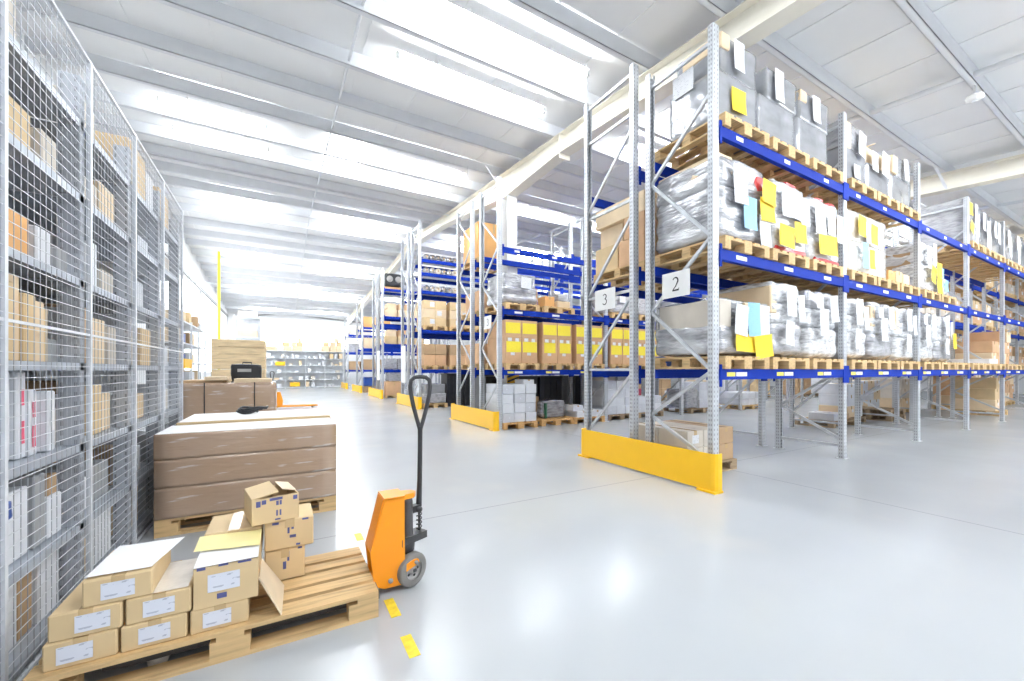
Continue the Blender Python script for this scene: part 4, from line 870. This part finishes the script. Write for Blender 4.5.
qpal(5.5,2.545,'wooden pallet with small loose goods on the second bank'); carton(5.3,7.56,B2,.26,.3,.24,'small orange carton beside the grey load on the second bank','cardo','carton','small goods on the second bank'); 
load(5.72,7.6,B2,[(0,0,0,.36,.36,.16,'cardl','f'),(0,.02,.17,.30,.3,.16,'film','f')],'small round wrapped bundle beside the orange carton on the second bank',(),'small goods on the second bank','wrapped_bundle','bundle')
for i,x in enumerate((7.5,8.45,10.3,11.2,12.04)):
    qpal(x,2.545,'wooden pallet high on the second bank, %s right of its first bay'%ORD[i]); load(x,7.54,B2,[(0,0,0,.8,.84,.6+.1*(i%2),'film','f')],'grey film load high on the second bank, %s right of its first bay'%ORD[i],[(0,.4,.2,.25,'pw',-.03)])
# floor of the second bank
def whitestack(x,y,cols,rows,label,w=.27,h=.2,z=.137,d=.8,deep=1):
    for c in range(cols):
        for r_ in range(rows):
            for k in range(deep):
                if k and r_<rows-1 and 0<c<cols-1: continue
                carton(x+(c-(cols-1)/2)*(w+.014)+R.uniform(-.005,.005),y+R.uniform(0,.03),z+r_*(h+.004),w,d,h,'white carton %s, %s row, %s column'%(label,('bottom','second','third','top')[r_],('left','middle','right')[c]),'cardw' if (r_+c)%3 else 'cardv','carton','white cartons '+label,tape=False,lab=[(R.uniform(-.06,.06),h*.5,.03,.03,'pl')] if k==0 else None)
qpal(4.48,0,'wooden pallet on the floor under the white carton stack of the second bank',7.46,'woodo',.86); whitestack(4.48,7.50,3,4,'of the first white floor stack, second bank')
carton(4.72,7.52,.137+4*.203,.26,.40,.10,'flat white carton lying on top of the white stack of the second bank','cardw','carton','white cartons on top')
qpal(5.5,0,'orange brown pallet on the floor beside the white carton stack',7.50,'woodo',.9); load(5.55,7.75,.137,[(0,0,0,.62,.6,.40,'filmd','f'),(.0,.02,.02,.66,.5,.36,'film',2)],'low grey film bale on the orange brown floor pallet'); 
carton(5.2,7.95,.137,.12,.4,.5,'narrow brown carton at the left of the grey bale','cardd','carton','floor goods of the second bank'); carton(5.30,7.70,.137,.06,.3,.36,'narrow dark green carton beside the grey bale','green','carton','floor goods of the second bank',tape=False)
qpal(6.39,0,'orange brown pallet on the floor under the flat white cartons',7.46,'woodo',.95)
for i in range(2): carton(6.25+.42*i,7.5,.137,.40,.6,.15,'flat white carton, %s on the orange brown floor pallet'%('left','right')[i],'cardw','carton','flat white cartons of the second bank')
carton(6.12,7.56,.29,.30,.4,.13,'small flat white carton on top of the left flat one','cardw','carton','flat white cartons of the second bank')
qpal(7.55,0,'dark pallet on the floor under the big white stack of the second bank',7.56,'woodd',.95); whitestack(7.55,7.6,3,4,'of the big white floor stack, second bank',.29,.21)
carton(7.3,7.75,.99,.4,.5,.34,'grey wrapped carton on top of the big white stack','cardg','carton','cartons on the big white stack'); carton(7.75,7.75,.99,.36,.5,.34,'white carton on top of the big white stack','cardw','carton','cartons on the big white stack')
qpal(8.6,0,'dark pallet on the floor with two layers of white cartons',7.56,'woodd',.95); whitestack(8.6,7.6,3,2,'of the low white stack beside the big one',.29,.21); carton(8.5,7.9,.565,.2,.3,.18,'red carton on top of the two layers of white cartons','pinkr','carton','cartons on the second bay floor',tape=False)
qpal(10.9,0,'dark pallet under the white cartons seen below the blue beam',7.6,'woodd',1.2); whitestack(11.1,7.64,2,3,'of the floor stack below the third bay',.36,.25); load(10.45,7.68,.137,[(0,0,0,.5,.7,.55,'film','f')],'grey film bale beside the white cartons of the third bay floor')
qpal(13.28,0,'pallet under the white cartons seen beside the end post of rack 2',7.5,'woody',1.2); whitestack(13.28,7.54,3,2,'of the floor stack beside rack 2 end post',.36,.2)
# hazard striped board
hz=thing('hazard_board','yellow and black striped board standing behind the white cartons','board',(4.78,8.32,.0)); MB().box(-.16,.16,0,.02,0,1.25).obj('board',M['yellow'],hz)
k=MB()
for i in range(4): k.add([(-.16,-.002,.85+i*.11),(.16,-.002,.95+i*.11),(.16,-.002,1.0+i*.11),(-.16,-.002,.90+i*.11),(-.16,.0,.85+i*.11),(.16,.0,.95+i*.11),(.16,.0,1.0+i*.11),(-.16,.0,.90+i*.11)],[(0,1,2,3),(7,6,5,4),(0,4,5,1),(1,5,6,2),(2,6,7,3),(3,7,4,0)])
k.obj('stripe',M['inkk'],hz)
# rear rack of the second bank
def spal(x,lv,label,y=8.84): pallet(x,y,lv+.002,label,.84,.98,.138,'y','woody',False)
spal(4.55,3.85,'wooden pallet tilted under the big orange brown carton up high'); 
carton(4.55,8.88,B3,.86,.9,.86,'big orange brown carton on the high pallet of the second bank','cardo','carton','cartons on the rear of the second bank')
for i in range(5):
    x=(4.75,5.55,6.35,7.55,8.35)[i]; t=thing('storage_bin','black plastic storage bin on the floor behind the second bank, %s from the left'%ORD[i],'bin',(x,9.0,0),0,'black storage bins')
    m=MB(); m.box(-.36,.36,0,.02,.1,1.05); m.box(-.36,.36,.68,.7,.1,1.05); m.box(-.36,-.34,.02,.68,.1,1.05); m.box(.34,.36,.02,.68,.1,1.05); m.box(-.34,.34,.02,.68,.1,.12)
    for q in(-.2,0,.2): m.box(q-.02,q+.02,-.012,0,.12,1.0)
    m.obj('bin_body',M['totes'],t); MB().box(-.38,.38,-.02,.72,1.05,1.10).obj('lid',M['totes'],t)
    MB().box(-.3,.3,0,.7,0,.1).obj('base',M['totes'],t)
for lv in(1.265,2.545):
    for i,x in enumerate((4.5,5.5)): 
        spal(x,lv,'pallet on the %s beams of the rear rack of the second bank, %s'%(LN[lv],ORD[i])); carton(x,8.9,lv+.141,.7,.8,.5+.2*(i%2),'brown carton on the %s beams of the rear rack of the second bank, %s'%(LN[lv],ORD[i]),'cardr','carton','cartons on the rear of the second bank')
# ------------------------------------------------------------------ third bank
k=0
for z in(3.9,4.5,4.95):
    for i in range(6):
        x=4.22+i*.2; k+=1; o=MB(); Mx=Matrix.Translation((x,13.12,z+.102))@Matrix.Rotation(-PI/2,4,'X')
        t=thing('wrapped_roll','small grey roll on the %s shelf of the third bank, %s from the left'%({3.9:'lower roll',4.5:'middle roll',4.95:'upper roll'}[z],ORD[i]),'roll',(0,0,0),0,'small grey rolls on the third bank')
        MB().lathe([(.03,0),(.09,0),(.098,.02),(.098,.38),(.09,.4),(.03,.4),(.03,0)],16,Mx).obj('roll',M[['filmd','film','cardg'][i%3 if z!=4.95 else 0]],t); MB().lathe([(.012,-.01),(.03,-.01),(.03,.41),(.012,.41)],10,Mx).obj('core',M['cardd'],t)
    tag(MB().box(4.03,6.88,13.08,13.95,z+.002,z+.004).obj('shelf_board',M['whitep']),'white shelf board under the grey rolls, %s one of the third bank'%{3.9:'lowest',4.5:'middle',4.95:'upper'}[z],'board','shelf boards of the third bank')
    tag(MB().box(4.03,6.88,13.03,13.05,z+.19 if z<4.9 else z+.15,z+.235 if z<4.9 else z+.19).obj('retaining_rail',M['whitep']),'white rail along the front of the grey rolls, %s one'%{3.9:'lowest',4.5:'middle',4.95:'upper'}[z],'rail','white rails of the third bank')
def tpal(x,y,z,label): pallet(x,y,z+.002,label,.84,.95,.138,'y','woody',False)
for i,x in enumerate((4.5,5.42,6.34)):
    tpal(x,13.06,2.6,'pallet on the upper carton level of the third bank, %s'%ORD[i])
    for c in range(2):
        for r_ in range(3): carton(x-.2+.4*c,13.1,2.742+.285*r_,.39,.8,.28,'light tan carton, %s row %s, in the %s upper stack of the third bank'%(ORD[r_],('left','right')[c],ORD[i]),'cardl' if r_%2 else 'card','carton','upper cartons of the third bank',tape=False,lab=[(.1 if c==0 else -.05,.15,.16,.16,'pw')] if (r_+c)%2==0 else None)
    tpal(x,13.06,1.28,'pallet on the lower carton level of the third bank, %s'%ORD[i])
    for c in range(2):
        for r_ in range(2): carton(x-.2+.4*c,13.1,1.422+.36*r_,.39,.8,.35,'brown carton, %s row %s, in the %s lower stack of the third bank'%(ORD[r_],('left','right')[c],ORD[i]),'cardd' if r_ else 'cardr','carton','lower cartons of the third bank',tape=False)
tpal(4.5,13.04,0,'pallet on the floor under the grey bale of the third bank'); load(4.5,13.1,.14,[(0,0,0,.78,.8,.32,'film','f'),(0,.02,.31,.7,.76,.34,'films','f')],'grey film bale on the floor of the third bank behind the jack handle')
for i in range(3):
    t=thing('storage_bin','tall black bin on the floor of the third bank, %s from the left'%ORD[i],'bin',(5.25+.62*i,13.2,0),0,'tall black bins'); m=MB(); m.box(-.29,.29,0,.6,.06,1.1); 
    for q in(-.2,-.05,.1,.25): m.box(q-.02,q+.02,-.015,0,.1,1.05)
    m.obj('bin_body',M['totes'],t); MB().box(-.31,.31,-.02,.62,1.1,1.15).obj('lid',M['totes'],t); MB().box(-.27,.27,.02,.58,0,.06).obj('base',M['totes'],t)
# ------------------------------------------------------------------ fourth bank
t=thing('machine_unit','dark motor unit with two dials on top of the fourth bank','machine',(4.47,18.76,4.955)); 
me=lumpy(.75,.7,.62,9,.015,.12,6); me.materials.append(M['totes']); o=link(bpy.data.objects.new('housing',me),t); o.location=(0,0,.1)
for x in(-.18,.2): MB().lathe([(0,-.03),(.12,-.03),(.14,0),(.14,.05),(0,.05)],16,Matrix.Translation((x,-.03,.45))@Matrix.Rotation(PI/2,4,'X')).obj('dial',M['hub'],t)
MB().box(-.4,.4,0,.7,.002,.1).obj('base_board',M['woodo'],t)
g4='cartons of the fourth bank'
for lv,h,m in((1.28,.5,'film'),(2.45,.65,'card'),(3.7,.6,'cardl')):
    for i,x in enumerate((4.35,4.95,5.6)):
        lab_='%s on the %s beams of the fourth bank, %s from the aisle'%('grey film bale' if m=='film' else 'tan carton',{1.28:'lowest',2.45:'second',3.7:'upper'}[lv],ORD[i])
        if m=='film': load(x,18.76,lv+.002,[(0,0,0,.55,.7,h,'film','f')],lab_,(),g4)
        else:
            carton(x,18.76,lv+.002,.55,.7,h*.55,lab_,m,'carton',g4,tape=False); carton(x+.05*(-1)**i,18.78,lv+.004+h*.55,.4,.6,h*.45,'small upper '+lab_,'cardr' if i%2 else 'cardl','carton',g4,tape=False)
carton(4.5,18.72,.12,.8,.9,.62,'big brown carton on the floor at the end of the fourth bank','cardr','carton',g4); tpal(4.5,18.7,-.002,'low pallet under the big brown carton of the fourth bank'); 
load(4.6,18.76,.75,[(0,0,0,.7,.7,.4,'film','f')],'grey film bale on the big brown carton of the fourth bank',(),g4)
g5='goods of the fifth bank'
for lv,m in((1.28,'cardd'),(2.5,'cardl'),(3.7,'cardo')):
    for i,x in enumerate((4.4,5.2)): carton(x,24.05,lv+.002,.7,.8,.6,'carton on the %s beams of the fifth bank, %s from the aisle'%({1.28:'lowest',2.5:'middle',3.7:'top'}[lv],ORD[i]),m,'carton',g5,tape=False)
carton(4.4,24.0,0,.7,.8,.35,'low dark crate on the floor of the fifth bank','cardd','carton',g5,tape=False); load(4.4,24.02,.35,[(0,0,0,.7,.7,.5,'bluebox','f')],'blue film bundle on the floor crate of the fifth bank',(),g5)
for lv,m in((1.28,'cardd'),(2.5,'film'),(3.7,'cardg')):
    for i,x in enumerate((4.4,5.2)): carton(x,29.65,lv+.002,.7,.8,.6,'carton on the %s beams of the last rack, %s from the aisle'%({1.28:'lowest',2.5:'middle',3.7:'top'}[lv],ORD[i]),m,'carton',g5,tape=False)
# distant carton pallets seen below the front racks
gd='distant carton pallets beyond the second bank'
for i,(x,y,m,h) in enumerate(((11.5,11.0,'cardr',.55),(13.6,11.4,'cardd',.75),(15.6,10.6,'cardl',.7),(17.4,10.9,'film',.8),(19.2,10.4,'card',.9),(21.2,9.6,'cardd',.8),(23.2,9.2,'cardw',1.0),(25.4,8.8,'cardl',.9),(9.8,12.4,'cardd',.9))):
    pallet(x,y,0,'distant floor pallet beyond the second bank, %s along'%ORD[i],1.2,.85,.135,'y','woodd',False)
    for c in range(2):
        for r_ in range(2):
            carton(x-.29+.58*c,y+.03,.137+r_*h*.5,.57,.8,h*.5-.004,'distant carton, %s %s on the %s pallet beyond the second bank'%(('lower','upper')[r_],('left','right')[c],ORD[i]),m if m!='film' else 'cardw','carton',gd,tape=False,lab=[(0,h*.28,.2,.14,'pw')] if r_==0 else None)
# ------------------------------------------------------------------ light, world, camera
w=bpy.data.worlds.new('world'); bpy.context.scene.world=w; w.use_nodes=True
bg=w.node_tree.nodes['Background']; bg.inputs[0].default_value=(.90,.95,1,1); bg.inputs[1].default_value=.85
cam=bpy.data.cameras.new('camera'); co=bpy.data.objects.new('camera',cam); C.objects.link(co)
F=405.0; cam.sensor_width=36; cam.sensor_fit='HORIZONTAL'; cam.lens=F*36/1024; cam.shift_x=0; cam.shift_y=(370.4-340.5)/1024
cam.clip_start=.05; cam.clip_end=200
co.location=(0,0,1.25); co.rotation_euler=(PI/2,0,-math.atan(231/405))
sc_=bpy.context.scene; sc_.camera=co
vs=sc_.view_settings; vs.view_transform='Standard'; vs.look='None'; vs.gamma=1; vs.use_curve_mapping=False; vs.exposure=0.44
